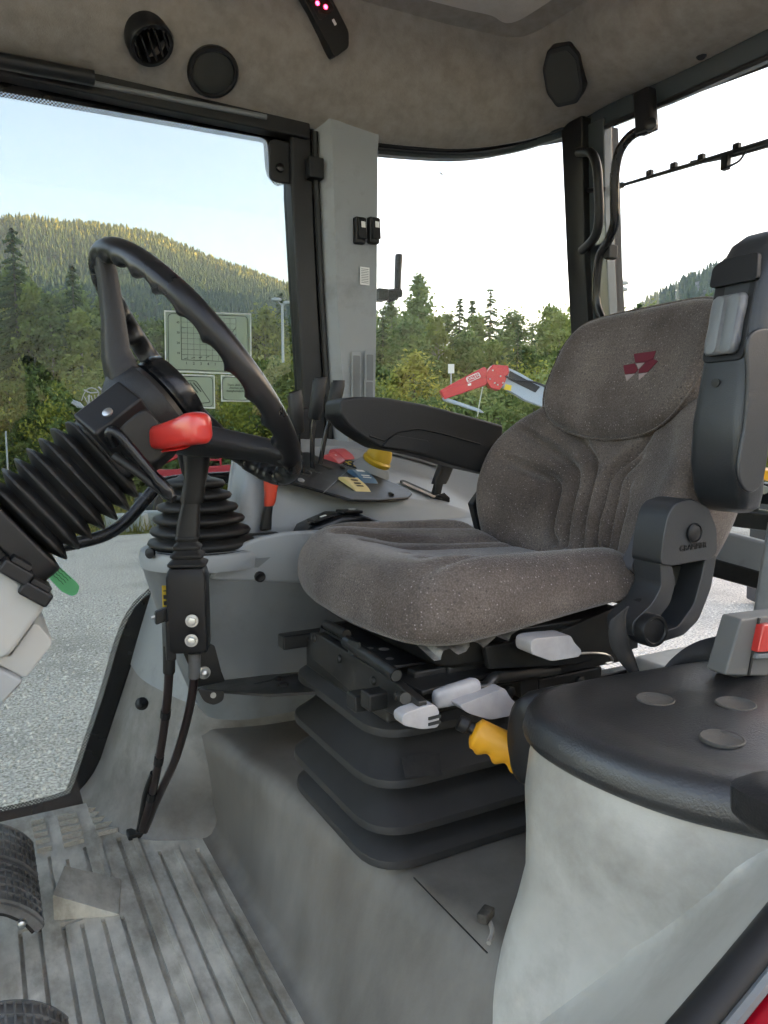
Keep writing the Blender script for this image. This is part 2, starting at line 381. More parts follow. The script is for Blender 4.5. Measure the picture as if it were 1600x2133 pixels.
# floor: one sheet with moulded grooves, a raised rib or a slot is a cell with its own height
def build_floor():
    marks = []                                # x0,x1,y0,y1,h
    def gx(p): q = P(*p, Z=0); return q.x, q.y
    def groove(top, bot, h=-.0075, w_=.0065, ymin=None):
        x0, y1 = gx(top); x1, y0 = gx(bot); x = (x0 + x1) / 2
        marks.append((x - w_ / 2, x + w_ / 2, .3 if ymin is None else ymin, y1, h))
        return x, y1
    a = groove((42, 1941), (52, 2064), ymin=.93); b = groove((81, 1932), (101, 2079), ymin=.93)
    marks.append((a[0] - .003, b[0] + .003, a[1] - .003, a[1] + .004, -.006))
    a = groove((131, 1926), (166, 2131)); b = groove((171, 1924), (214, 2131))
    marks.append((a[0] - .003, b[0] + .003, a[1] - .003, a[1] + .004, -.006))
    groove((214, 1913), (271, 2131)); groove((254, 1908), (321, 2131))
    for t_, b_ in (((102, 1784), (116, 1866)), ((140, 1790), (146, 1825)), ((176, 1765), (190, 1825))):
        x, y = gx(t_); y0 = gx(b_)[1]; marks.append((x - .003, x + .003, y0, y, -.006))
    x, y = gx((207, 1760)); marks.append((x - .004, x + .004, gx((225, 1830))[1], y, .0035))
    groove((246, 1746), (372, 2099), w_=.009); groove((330, 1773), (486, 2125)); groove((410, 1768), (601, 2125), w_=.009)
    groove((281, 1750), (430, 2131), h=.004, w_=.009); groove((366, 1775), (540, 2131), h=.004, w_=.009)
    for k in range(5):                        # more of the same moulding towards the front
        x = -.06 - .075 * k; marks.append((x - .003, x + .003, .3, 1.3, -.006)); marks.append((x - .043, x - .037, .3, 1.3, -.006))
    xs = sorted({-.75, .352} | {m_[0] for m_ in marks} | {m_[1] for m_ in marks} | {i * .05 for i in range(-14, 7)})
    ys = sorted({.22, 1.655} | {m_[2] for m_ in marks} | {m_[3] for m_ in marks})
    xs = [x for i, x in enumerate(xs) if -.75 <= x <= .352]
    vs, fs, idx = [], [], {}
    def vid(x, y, z):
        k = (round(x, 5), round(y, 5), round(z, 5))
        if k not in idx: idx[k] = len(vs); vs.append(k)
        return idx[k]
    H = {}
    for i in range(len(xs) - 1):
        for j in range(len(ys) - 1):
            cx, cy = (xs[i] + xs[i + 1]) / 2, (ys[j] + ys[j + 1]) / 2; h = 0
            for m_ in marks:
                if m_[0] < cx < m_[1] and m_[2] < cy < m_[3]: h = m_[4]
            H[i, j] = h
            fs.append((vid(xs[i], ys[j], h), vid(xs[i + 1], ys[j], h), vid(xs[i + 1], ys[j + 1], h), vid(xs[i], ys[j + 1], h)))
    for (i, j), h in H.items():
        g = H.get((i + 1, j))
        if g is not None and g != h: fs.append((vid(xs[i + 1], ys[j], h), vid(xs[i + 1], ys[j + 1], h), vid(xs[i + 1], ys[j + 1], g), vid(xs[i + 1], ys[j], g)))
        g = H.get((i, j + 1))
        if g is not None and g != h: fs.append((vid(xs[i], ys[j + 1], h), vid(xs[i + 1], ys[j + 1], h), vid(xs[i + 1], ys[j + 1], g), vid(xs[i], ys[j + 1], g)))
    return vs, fs
floor = mk('floor_mat', build_floor(), floorm, cab, flat=True, fixn=False)
# tread ridges near the far door: low wedges, each its own piece
rid = None
for cx0, rows in (((66, 92), (1719, 1731.5, 1745, 1759, 1777)), ((121, 160), (1708, 1720, 1733, 1747, 1763)), ((186, 200), (1694,)), ((189, 208), (1702.5,)), ((194, 221), (1714,)), ((199, 237), (1725,)), ((204, 246), (1740,))):
    for k, yy in enumerate(rows):
        a = P(cx0[0] + k * 3, yy + 2, Z=0); b = P(cx0[1] + k * 4, yy - 6, Z=0)
        L = abs(b.x - a.x); cx, cy = (a.x + b.x) / 2, (a.y + b.y) / 2
        ws = .026
        g = ([(-.5, 0, 0), (.5, 0, 0), (.5, 0, 1), (-.5, 0, 1), (-.5, 1, 0), (.5, 1, 0)], [(0, 1, 2, 3), (3, 2, 5, 4), (0, 3, 4), (1, 5, 2), (0, 4, 5, 1)])
        if rid is None: rid = mk('tread_ridge', g, floorm, floor, flat=True); o = rid
        else: o = again(rid, 'tread_ridge', floor, Matrix())
        o.matrix_basis = Matrix.Translation((cx, cy, .0002)) @ Matrix.Diagonal((L, ws, .009, 1))
# heel wedge
a, b, c_, d_ = P(112, 1918, Z=0), P(248, 1908, Z=0), P(252, 1833, Z=0), P(136, 1850, Z=0)
up = V((0, 0, .045))
g = ([a, b, c_, d_, a + up, d_ + up * .95, b + up * .06, c_ + up * .06], [(0, 1, 6, 4), (1, 2, 7, 6), (2, 3, 5, 7), (3, 0, 4, 5), (4, 6, 7, 5), (0, 3, 2, 1)])
mk('heel_wedge', g, floorm, floor, bev=.003)
# step up to the seat platform: a swept profile floor -> fillet -> slope -> platform
stations = []
def crest(y): return .38 + (1.27 - y) * .167
rings = []
for k in range(25):
    y = 1.44 - k * (1.44 - .2) / 24
    xc = crest(y); z1 = .225
    bulge = .5 + .5 * math.tanh((y - 1.3) * 30)
    prof = [(.345, -.0005), (.356, .001), (.366, .006), (.374, .018)]
    for j in range(7):
        t = j / 6; prof.append((.378 + (xc - .385) * t, .03 + (z1 - .045) * t))
    prof += [(xc + .001, z1 - .009), (xc + .006, z1 - .004), (xc + .014, z1 - .001), (xc + .024, z1), (xc + .05, z1 + .001), (xc + .3, z1 + .001), (1.3, z1 + .001)]
    rings.append([V((x, y, z)) for x, z in prof])
mk('seat_platform', loft(rings, cap=False, closed=False), platm, cab, fixn=False, ang=60)
mk('platform_seam', obox((P(862, 1828, Z=.2262) + P(1015, 1985, Z=.2262)) / 2, P(1015, 1985, Z=.2262) - P(862, 1828, Z=.2262), (0, 0, 1), (1, .3, 0), ((P(1015, 1985, Z=.2262) - P(862, 1828, Z=.2262)).length, .0012, .0015)), rubber, cab)

# fender skirt: nose of the right wheel arch, two lofted covers
def skirt(z, off=0):
    xf = .185 + .36 * z; yi = 1.405 - .16 * z - .02 * math.sin(z * 8)
    pts = [(xf + off, 1.735), (xf + off, 1.60), (xf + .06 + off, yi + .055 + off), (xf + .175 + off * .5, yi + off), (.62, yi - .01 + off), (.98, yi - .01 + off), (.98, 1.735)]
    return [V((p.x, p.y, z)) for p in rpoly(pts, [.01, .09, .07, .09, .05, .01, .01], 6)]
def wob(r, z):
    out = []
    for p in r:
        f = max(0, .06 - z) / .06
        c = V((.6, 1.7, z)); d = (p - c); d.z = 0
        out.append(p + d.normalized() * .02 * f * f)
    return out
zs = [-.004, .004, .012, .03, .06, .1, .15, .2, .25, .27]
mk('fender_skirt', loft([wob(skirt(z), z) for z in zs], cap=False), boot, cab, ang=60)
mk('fender_cap', loft([skirt(.27, .008)] + [skirt(z, -.003 - .006 * _s((z - .27) * 9)) for z in (.27, .3, .35, .4, .45, .5, .56)], cap=False), grey, cab, ang=60)
s = P(296, 1465, Y=1.50)
mk('skirt_fastener', join(lathe([(.013, 0), (.013, .004), (.009, .008), (.007, .016), (.003, .02)], s, (-.35, -.9, .1), 14)), black, cab)

# headliner ---------------------------------------------------------------
Lr = [V((-.62, 1.70, 1.55)), V((-.25, 1.70, 1.54)), P(0, 116, Y=1.70), P(200, 160, Y=1.70), P(400, 207, Y=1.70), P(560, 244, Y=1.70), P(660, 268, Y=1.70), P(770, 292, Y=1.69), P(880, 304, Y=1.67), P(980, 307, Y=1.64), P(1080, 292, Y=1.60), P(1170, 266, X=1.37), P(1270, 214, X=1.40), P(1400, 156, X=1.40), P(1600, 57, X=1.40), V((1.40, .7, 1.58)), V((1.40, .2, 1.58))]
Ur = [V((-.62, 1.50, 1.73)), V((-.25, 1.50, 1.73)), V((.0, 1.52, 1.73)), V((.25, 1.54, 1.73)), V((.5, 1.555, 1.73)), V((.68, 1.56, 1.73)), V((.8, 1.56, 1.73)), V((.92, 1.555, 1.73)), V((1.02, 1.55, 1.73)), V((1.1, 1.54, 1.73)), V((1.165, 1.53, 1.73)), V((1.20, 1.50, 1.73)), V((1.215, 1.42, 1.73)), V((1.22, 1.28, 1.73)), V((1.22, 1.0, 1.73)), V((1.22, .7, 1.73)), V((1.22, .2, 1.73))]
Lr, Ur = spline(Lr, 5), spline(Ur, 5)
rings = []
for t in (-.06, 0, .03, .08, .15, .25, .4, .55, .7, .82, .92, .97, 1.0, 1.02):
    row = []
    for L, U in zip(Lr, Ur):
        inw = (V((U.x, U.y, 0)) - V((L.x, L.y, 0)))
        inw = inw.normalized() if inw.length > 1e-4 else V((0, -1, 0))
        if t < 0: p = L - inw * .045 + V((0, 0, .012))
        elif t > 1: p = U + inw * .06 + V((0, 0, .006))
        else:
            p = L + (U - L) * t
            p += (inw * .75 + V((0, 0, -.65))) * (.045 * _s(math.pi * min(1, t * 1.02)) ** .8) * (1 if t < .9 else .7)
            if t == 0: p += V((0, 0, -.002))
        row.append(p)
    rings.append(row)
head = mk('headliner', loft(rings, cap=False, closed=False), liner, cab, ang=30)
top = list(rings[-1])
mk('ceiling_panel', ([tuple(p) for p in top] + [(-.62, .2, 1.736)], [tuple(range(len(top) + 1))]), mat('roof_hatch_felt', (.5, .46, .42), .95, spec=.15, col2=(.62, .58, .53), ns=9, nd=9, bump=.5, bs=350, bdist=.0015), cab)
# sag crease near the quarter window
mk('lining_seam', tube(spline([P(800, 262, Y=1.655), P(900, 268, Y=1.645), P(1000, 283, Y=1.615)], 5), .0025, 6), liner, cab)
mk('roof_shell', slab(rpoly([V((-.7, .2, 1.79)), V((1.5, .2, 1.79)), V((1.5, 1.62, 1.79)), V((1.3, 1.8, 1.79)), V((-.7, 1.8, 1.79))], .1), (0, 0, .14)), redbody, cab, bev=.03)
# skirt of the roof above the windows
mk('roof_gutter', sweep([p + V((0, 0, .03)) for p in Lr[8:]], [(-.035, -.03), (-.1, -.03), (-.1, .2), (-.035, .2)], up=(0, 0, 1)), black, cab)

# things on the lining: local frame at a point of the cove
def cove(px, py, t):
    """frame on the lining: origin on the ray of a pixel, tangent along, normal inwards"""
    best = None
    r = ray(px, py).normalized()
    for i in range(len(rings[0])):
        for j in range(1, 12):
            p = rings[j][i]; d = (p - CAM); e = (d - r * d.dot(r)).length
            if best is None or e < best[0]: best = (e, i, j)
    _, i, j = best
    u = (rings[j][i + 1] - rings[j][i - 1]).normalized(); v = (rings[j + 1][i] - rings[j - 1][i]).normalized()
    n = u.cross(v).normalized()
    if n.dot(CAM - rings[j][i]) < 0: n = -n
    d = (rings[j][i] - CAM).dot(n) / r.dot(n)
    return CAM + r * d, u, v, n
o, u, v, n = cove(308, 80, 0)
n = V((.22, -.55, -.8)).normalized(); v2 = (V((.3, 1, 0)) - n * n.dot(V((.3, 1, 0)))).normalized(); u2 = v2.cross(n); o = o + n * .013
vent = mk('air_vent', lathe([(.044, -.03), (.046, .006), (.043, .011), (.036, .011), (.034, .004), (.033, -.02)], o, n, 36), black, cab)
for k in range(-2, 3):
    mk('vent_blade', obox(o + u2 * (k * .0145) + n * .004, u2 + n * .35, v2, n, (.004, .062 - abs(k) * .010, .02)), black, vent)
mk('vent_back', lathe([(.034, -.008), (.001, -.008)], o, n, 24), inkd, vent)
o, u, v, n = cove(443, 149, 0)
spk = mk('round_vent', lathe([(.052, -.004), (.054, .005), (.051, .010), (.046, .011), (.043, .006)], o, n, 40), black, cab)
mk('vent_cover', lathe([(.043, .006), (.038, .008), (.02, .009), (.001, .009)], o, n, 32), inkd, spk)
o, u, v, n = cove(1180, 150, 0); n = (n + (CAM - o).normalized() * .9).normalized(); o = o + n * .03
oct_ = rpoly([(-.05, -.03), (-.028, -.072), (.028, -.072), (.05, -.04), (.05, .04), (.028, .072), (-.028, .072), (-.05, .03)], .008, 3); oct_ = [p * .88 for p in oct_]
vv = (V((0, 0, 1)) - n * n.z).normalized(); uu = vv.cross(n)
sp2 = mk('roof_speaker', slab(ring3(oct_, o - n * .06, uu, vv), n * .066), black, cab, bev=.003)
mk('speaker_mesh', slab(ring3([p * .84 for p in oct_], o + n * .006, uu, vv), n * .0015), inkd, sp2)
# control unit with red lights hanging from the lining
o, u, v, n = cove(672, 36, 0)
vv = (V((0, 0, 1)) - n * n.z).normalized(); uu = vv.cross(n)
rt = Matrix.Rotation(R(40), 3, n); uu, vv = rt @ uu, rt @ vv
ctl = mk('roof_control_unit', slab(ring3(rpoly([(-.03, -.075), (.012, -.075), (.03, -.05), (.03, .08), (-.03, .08)], .008, 3), o - n * .01, uu, vv), n * .03), black, cab, bev=.004)
mk('display', slab(ring3(rrect(.042, .06, .004, 3), o + n * .02 + vv * .028, uu, vv), n * .0012), gloss, ctl)
led = mat('red_led', (.6, .01, .03), .4, emit=(1, .02, .06, 6))
for q in ((-.008, .045), (-.007, .026), (.006, .012)):
    mk('indicator_light', lathe([(.0045, 0), (.0035, .002), (.001, .0025)], o + n * .021 + uu * q[0] + vv * q[1], n, 10), led, ctl)
mk('key_mark', slab(ring3(rrect(.006, .012, .001, 2), o + n * .0201 - vv * .02 + uu * .008, uu, vv), n * .0006), white, ctl)

# grey corner pillar --------------------------------------------------------
def pil(y, l, r, spread=0):
    a = P(l, y, Y=1.705); b = P(l + 36, y, Y=1.665); c2 = P(l + 70, y, Y=1.668); b2 = P(l + 38, y, Y=1.671); c3 = P(l + 73, y, Y=1.66); d2 = P(r, y, Y=1.672 - spread)
    z = a.z
    pts = [V((a.x, 1.745, 0)), a, b, c2, V((d2.x - .006, d2.y - .003, 0)), V((d2.x, d2.y + .008, 0)), V((d2.x, 1.745, 0))]
    return [V((p.x, p.y, z)) for p in pts]
pilr = [pil(255, 652, 793), pil(300, 656, 790), pil(450, 661, 789), pil(600, 666, 788), pil(740, 674, 786), pil(850, 684, 784), pil(900, 689, 786, .01), pil(950, 690, 800, .02)]
pillar = mk('corner_pillar', loft(pilr), grey, cab, ang=25)
for x, nm in ((748, 0), (777, 1)):
    q = P(x, 481, Y=1.664)
    swb = mk('pillar_switch', obox(q, (1, .02, 0), (0, 0, 1), (0, -1, 0), (.028, .062, .02)), black, pillar, bev=.004)
    mk('rocker_face', obox(q + V((.003, -.0115, .004)), (1, .05, 0), (0, .1, 1), (0, -1, 0), (.022, .05, .006)), black, swb, bev=.002)
    mk('switch_symbol', obox(q + V((.004, -.0155, .012)), (1, .05, 0), (0, .1, 1), (0, -1, 0), (.011, .014, .0012)), white, swb)
q = P(760, 575, Y=1.6655)
st = mk('pillar_sticker', obox(q, (1, .05, 0), (0, 0, 1), (0, -1, 0), (.026, .042, .001)), white, pillar)
for k in range(9): mk('sticker_line', obox(q + V((0, -.0008, .016 - k * .004)), (1, .05, 0), (0, 0, 1), (0, -1, 0), (.02, .0012, .0006)), greyd, st)
for x, y, h in ((741, 768, 52), (769, 766, 52), (741, 815, 40), (768, 815, 38)):
    q = P(x, y, Y=1.6625); hh = h / FPX * q.length
    bl = mk('switch_blank', slab(ring3(rrect(.026, hh * 1.15, .004, 3), q, (1, .03, 0), (0, 0, 1)), (0, -.004, 0)), grey, pillar, bev=.0015)
    mk('blank_panel', slab(ring3(rrect(.018, hh * .9, .003, 3), q + V((0, -.004, 0)), (1, .03, 0), (0, 0, 1)), (0, -.0014, 0)), greyd, bl)
for q in (P(664, 440, Y=1.70), P(678, 745, Y=1.70)):
    mk('pillar_screw', lathe([(.006, 0), (.006, .004), (.003, .006)], q, (-.4, -1, 0), 10), black, pillar)

# quarter window between the pillars ---------------------------------------
qc = [P(788, 300, Y=1.725), P(880, 308, Y=1.705), P(980, 309, Y=1.675), P(1080, 294, Y=1.635), P(1185, 262, X=1.39)]
qc = spline(qc, 5)
def qlow(p, i): t = i / (len(qc) - 1); return V((p.x + .03 * t, p.y + .02, .62))
quarter = thing('quarter_window', 'curved rear quarter window of clear glass beside the grey pillar', 'window', (1.15, 1.7, .6))
mk('pane', loft([[p + V((0, 0, .02)) for p in qc], [qlow(p, i) for i, p in enumerate(qc)]], cap=False, closed=False), clearg, quarter)
mk('window_seal', tube([p + V((0, -.006, .001)) for p in qc], .008, 8), rubber, quarter)
mk('window_trim', sweep([p + V((.01, .02, .004)) for p in qc], [(-.006, -.022), (.006, -.022), (.006, .02), (-.006, .02)], up=(0, 0, 1)), greyd, quarter)

# rear pillar, rear window ---------------------------------------------------
bluegrey = mat('blue_grey_paint', (.05, .066, .072), .25, coat=.5, spec=.6)
def prect(y, l, r, X, depth):
    a, b = P(l, y, X=X), P(r, y, X=X); z = a.z
    return [V((X, a.y, z)), V((X, b.y, z)), V((X + depth, b.y, z)), V((X + depth, a.y, z))]
mk('rear_pillar', loft([prect(262, 1168, 1211, 1.372, .05), prect(420, 1175, 1214, 1.388, .05), prect(560, 1181, 1217, 1.402, .05), prect(700, 1189, 1226, 1.417, .05), prect(860, 1198, 1240, 1.43, .05), prect(1060, 1205, 1250, 1.44, .05)]), black, cab, bev=.004)
mk('pillar_face', loft([prect(265, 1211.5, 1256, 1.395, .03), prect(420, 1214.5, 1259, 1.41, .03), prect(560, 1217.5, 1264, 1.424, .03), prect(700, 1226.5, 1272, 1.437, .03), prect(1060, 1250.5, 1290, 1.455, .03)]), bluegrey, cab, bev=.003)
mk('rear_header', sweep([P(1215, 262, X=1.415), P(1400, 186, X=1.415), P(1600, 98, X=1.415), V((1.415, .7, 1.555)), V((1.415, .2, 1.555))], [(-.012, -.028), (.012, -.028), (.012, .045), (-.012, .045)], up=(0, 0, 1)), bluegrey, cab, bev=.004)
mk('header_seal', tube([P(1215, 282, X=1.404), P(1400, 206, X=1.404), P(1600, 118, X=1.404), V((1.404, .7, 1.53))], .006, 8), rubber, cab)
mk('header_clip', lathe([(.012, 0), (.012, .004), (.006, .008)], P(1462, 112, X=1.385), (-1, -.2, -.5), 14), black, cab)
gh = spline([P(1206, 318, X=1.385), P(1230, 318, X=1.36), P(1243, 345, X=1.355), P(1247, 400, X=1.36), P(1248, 450, X=1.365), P(1240, 492, X=1.375), P(1212, 522, X=1.40)], 5)
mk('grab_handle', tube(gh, .0115, 10), black, cab)
mk('handle_bracket', tube([P(1212, 398, X=1.405), P(1258, 394, X=1.405)], .006, 8), black, cab)

rw = thing('rear_window', 'hinged rear window with a bent black rail along its frame', 'window', (1.43, 1.1, .5))
mk('window_frame', loft([prect(268, 1258, 1270, 1.428, .03), prect(420, 1262, 1275, 1.442, .03), prect(560, 1266, 1279, 1.455, .03), prect(700, 1270, 1287, 1.468, .03), prect(1150, 1300, 1316, 1.49, .03)]), black, rw, bev=.002)
t0, t1 = P(1264, 270, X=1.44), P(1300, 1150, X=1.505)
mk('pane', ([(1.44, t0.y, t0.z), (1.44, .15, t0.z), (1.505, .15, t1.z), (1.505, t1.y, t1.z)], [(0, 1, 2, 3)]), clearg, rw, flat=True, fixn=False)
mk('frame_edge', tube([P(1272, 250, X=1.432), P(1400, 205, X=1.432), P(1600, 130, X=1.432), V((1.432, .3, 1.5))], .009, 8), black, rw)
rl = spline([P(1352, 268, X=1.36), P(1318, 280, X=1.35), P(1292, 312, X=1.345), P(1281, 360, X=1.35), P(1280, 420, X=1.36), P(1280, 465, X=1.37), P(1268, 500, X=1.38), P(1250, 532, X=1.385), P(1243, 575, X=1.39), P(1242, 625, X=1.395), P(1252, 660, X=1.40), P(1275, 695, X=1.41)], 5)
rail = mk('window_rail', tube(rl, .011, 12), gloss, rw)
b0, b1 = P(1343, 190, X=1.37), P(1347, 275, X=1.355)
mk('rail_bracket', loft([ring3(rrect(.045, .03, .006, 3), p, (0, 1, 0), (1, 0, 0)) for p in (b0, (b0 + b1) / 2, b1 + V((0, 0, .01)), b1)]), black, rw, bev=.003)
mk('rail_pivot', lathe([(.014, 0), (.014, .006), (.011, .008), (.001, .008)], P(1356, 260, X=1.335), (-1, -.5, 0), 18), gloss, rw)
mk('rail_foot', box(P(1272, 525, X=1.40), (.03, .02, .035)), black, rw, bev=.004)

wip = thing('wiper', 'thin rear wiper arm and blade lying across the rear window', 'wiper', P(1600, 300, X=1.53))
bl0, bl1 = P(1292, 387, X=1.53), P(1640, 283, X=1.53)
mk('blade', tube([bl0, bl1], [.004, .007], 8), blacks, wip)
mk('blade_tip', box(bl0, (.01, .022, .014)), black, wip, bev=.002)
for f in (.22, .38, .55, .75): mk('blade_clip', box(bl0.lerp(bl1, f) + V((-.004, 0, .008)), (.012, .016, .014)), black, wip, bev=.002)
mk('arm', tube([P(1440, 340, X=1.54), P(1530, 322, X=1.545), P(1660, 285, X=1.55)], .006, 8), blacks, wip)
mk('nozzle', box(P(1512, 338, X=1.53), (.016, .018, .034)), black, wip, bev=.003)
mk('hose', tube(spline([P(1515, 348, X=1.53), P(1540, 335, X=1.525), P(1555, 312, X=1.53)], 4), .0025, 6), rubber, wip)

# rear sill and the things low behind the seat
sill = mk('rear_sill', loft([[P(*q, X=1.33) for q in ((x, 1094 + s1), (x, 1150 + s1), (x, 1185 + s1))] + [P(x, 1186 + s1, X=1.36), P(x, 1092 + s1, X=1.50)] for x, s1 in ((1330, -34), (1480, 4), (1580, 30), (1720, 66))]), grey, cab, bev=.008)
mk('sill_dark_beam', loft([[P(x, 1157 + s1, X=1.325), P(x, 1196 + s1, X=1.325), P(x, 1196 + s1, X=1.37), P(x, 1157 + s1, X=1.37)] for x, s1 in ((1330, -36), (1480, 4), (1580, 32), (1720, 70))]), blacks, cab, bev=.004)  # dark beam running below the grey sill
mk('rear_post', loft([[P(l, y, X=.98), P(1625, y, X=.98), P(1640, y, X=1.04), P(l + 8, y, X=1.05)] for y, l in ((1080, 1600), (1180, 1583), (1290, 1566), (1390, 1552))]), grey, cab, bev=.006)
hitch = thing('linkage_bracket', 'black steel bracket and box outside the rear window', 'bracket', P(1550, 1110, X=1.62))
mk('box', obox(P(1548, 1078, X=1.62), (0, 1, .0), (1, 0, 0), (0, 0, 1), (.19, .08, .04)), blacks, hitch, bev=.004)
mk('post', obox(P(1503, 1070, X=1.6), (0, 1, 0), (1, 0, 0), (0, 0, 1), (.028, .04, .06)), blacks, hitch, bev=.003)
mk('beam', obox(P(1580, 1026, X=1.66), (0, 1, 0), (1, 0, 0), (0, 0, 1), (.16, .05, .05)), blacks, hitch, bev=.004)
mk('arm', tube([P(1575, 1010, X=1.62), P(1572, 1062, X=1.62)], .01, 8), blacks, hitch)
mk('bolt', lathe([(.01, 0), (.01, .01)], P(1592, 1020, X=1.61), (-1, -.6, 0), 8), steel, hitch)

# far (right-hand) door ---------------------------------------------------------
DY = 1.735
door = thing('cab_door', 'far cab door, one big pane with a dotted black edge and a bent grab bar', 'door', (.2, DY, -.03))
inner = [(-.52, 1.455)] + [tuple(P(*q, Y=DY).xz) for q in ((0, 190), (300, 243), (520, 282), (545, 287), (557, 298), (560, 330), (564, 360), (578, 378), (606, 386), (618, 600), (632, 850), (640, 1000), (560, 1110), (420, 1180), (318, 1232), (262, 1300), (215, 1450), (165, 1600), (150, 1642), (132, 1658), (0, 1692))] + [(-.52, -.012)]
outer = [(-.56, 1.53)] + [tuple(P(*q, Y=DY).xz) for q in ((0, 112), (300, 180), (560, 240), (600, 250), (640, 262), (645, 300), (646, 330), (648, 370), (650, 400), (658, 600), (672, 850), (690, 1010), (600, 1190), (440, 1270), (345, 1300), (305, 1330), (258, 1460), (212, 1610), (196, 1690), (160, 1740), (0, 1790))] + [(-.56, -.12)]
i3 = spline([V((x, DY, z)) for x, z in inner], 4, closed=True); o3 = spline([V((x, DY, z)) for x, z in outer], 4, closed=True)
mk('pane', (lambda q: ([tuple(p) for p in q], [tuple(range(len(q)))]))([p + V((0, .004, 0)) for p in o3]), glass, door, flat=True, fixn=False)
mk('printed_border', loft([i3, o3, [p + V((0, .002, 0)) for p in o3], [p + V((0, .002, 0)) for p in i3]], wrap=True), gloss, door, flat=True)
cen = V((.05, DY, .75)); inn = []
for k, p in enumerate(i3):
    a, b = i3[k - 1], i3[(k + 1) % len(i3)]; t = (b - a).normalized(); nn = V((t.z, 0, -t.x))
    if nn.dot(cen - p) < 0: nn = -nn
    inn.append(p + nn * .011)
mk('dotted_edge', loft([i3, inn], cap=False), dots_mat(), door, flat=True, fixn=False)
mk('door_post', loft([[V((P(l, y, Y=1.70).x, 1.70, P(l, y, Y=1.70).z)), V((P(r, y, Y=1.70).x, 1.70, P(l, y, Y=1.70).z)), V((P(r, y, Y=1.70).x, 1.76, P(l, y, Y=1.70).z)), V((P(l, y, Y=1.70).x, 1.76, P(l, y, Y=1.70).z))] for y, l, r in ((262, 606, 650), (400, 608, 655), (600, 619, 664), (850, 634, 679), (1010, 645, 690))]), black, door, bev=.008, seg=3)
mk('post_seal', tube([P(656, 275, Y=1.695), P(660, 400, Y=1.695), P(669, 600, Y=1.695), P(684, 850, Y=1.695), P(692, 960, Y=1.695)], .008, 8), rubber, door)
mk('door_header', sweep([V((-.6, 1.71, 1.525)), P(0, 145, Y=1.71), P(300, 210, Y=1.71), P(640, 280, Y=1.71)], [(-.02, -.016), (.02, -.016), (.02, .03), (-.02, .03)], up=(0, 0, 1)), black, door, bev=.005)
mk('header_strip', tube([V((-.6, 1.688, 1.51)), P(0, 138, Y=1.688), P(200, 175, Y=1.688), P(555, 244, Y=1.688)], .006, 8), greyd, door)
mk('blind_case', tube([V((-.6, 1.665, 1.545)), P(0, 125, Y=1.665), P(196, 162, Y=1.665)], .014, 10), black, door)
mk('hinge_block', box(P(655, 352, Y=1.688), (.038, .03, .048)), black, door, bev=.004)
mk('hinge_plate', slab(ring3(rrect(.075, .095, .02, 4), P(590, 340, Y=1.725), (1, 0, 0), (0, 0, 1)), (0, -.012, 0)), black, door, bev=.004)
mk('hinge_bolt', lathe([(.011, 0), (.009, .007), (.004, .009)], P(583, 350, Y=1.712), (0, -1, 0), 12), gloss, door)
gb = spline([P(60, 1150, Y=1.69), P(150, 1133, Y=1.66), P(215, 1116, Y=1.65), P(258, 1090, Y=1.65), P(300, 1045, Y=1.65), P(325, 1018, Y=1.65), P(355, 1004, Y=1.65), P(420, 998, Y=1.65), P(520, 992, Y=1.66)], 5)
mk('grab_bar', tube(gb, .0135, 12), gloss, door)
mk('lock_case', box(P(622, 905, Y=1.69), (.05, .03, .13)), black, door, bev=.006)
# clear stickers with printed charts on the pane
film = decal_mat('clear_film', (.62, .74, .62), .36); filmw = decal_mat('film_rim', (.9, .92, .9), .9)
def decal(name, corners, y=DY - .003):
    pts = [P(*q, Y=y) for q in corners]
    dd = mk(name, slab(pts, (0, -.0006, 0)), film, door, flat=True)
    e = [p + V((0, -.001, 0)) for p in pts]
    mk('film_rim', tube(e, .0021, 4, closed=True), filmw, dd)
    c0 = sum(pts, V()) / 4
    mk('printed_frame', tube([c0 + (p - c0) * .93 + V((0, -.0012, 0)) for p in rpoly(pts, .012, 4)], .0007, 4, closed=True), inkd, dd)
    return dd, pts
dd, pts = decal('speed_chart', ((343, 648), (522, 655), (523, 780), (345, 773)))
def uvp(a, b): return pts[3].lerp(pts[2], a).lerp(pts[0].lerp(pts[1], a), b) + V((0, -.0012, 0))
gl = []
for k in range(10): gl.append(tube([uvp(.18 + k * .071, .2), uvp(.18 + k * .071, .92)], .0003 if k else .0006, 4))
for k in range(9): gl.append(tube([uvp(.18, .2 + k * .09), uvp(.82, .2 + k * .09)], .0003 if k else .0006, 4))
for k in range(4): gl.append(tube([uvp(.21 + k * .083, .22 + k * .012), uvp(.25 + k * .083, .235 + k * .014)], .0006, 4))
gl.append(tube([uvp(.75, .55), uvp(.82, .66)], .0006, 4)); gl.append(tube([uvp(.76, .66), uvp(.82, .78)], .0006, 4))
mk('chart_lines', join(*gl), inkd, dd)
for k, ch in enumerate('12341'): text(ch, .009, uvp(.235 + k * .083, .145), (1, 0, 0), (0, 0, 1), inkd, dd, 'chart_number')
for k, ch in enumerate(('40', '30', '20', '10')): text(ch, .007, uvp(.145, .82 - k * .17), (1, 0, 0), (0, 0, 1), inkd, dd, 'chart_number')
dd2, pts = decal('lever_diagram', ((350, 780), (446, 783), (447, 850), (352, 846)))
mk('diagram_lines', join(tube([P(*q, Y=DY - .005) for q in rpoly([(388, 793, 0), (408, 793, 0), (439, 838, 0), (400, 842, 0)], 5, 3) for q in [(q.x, q.y)]], .0008, 4, closed=True), tube([P(*q, Y=DY - .005) for q in ((396, 797), (412, 818))], .0012, 4), tube([P(*q, Y=DY - .005) for q in ((403, 797), (419, 816))], .0012, 4)), inkd, dd2)
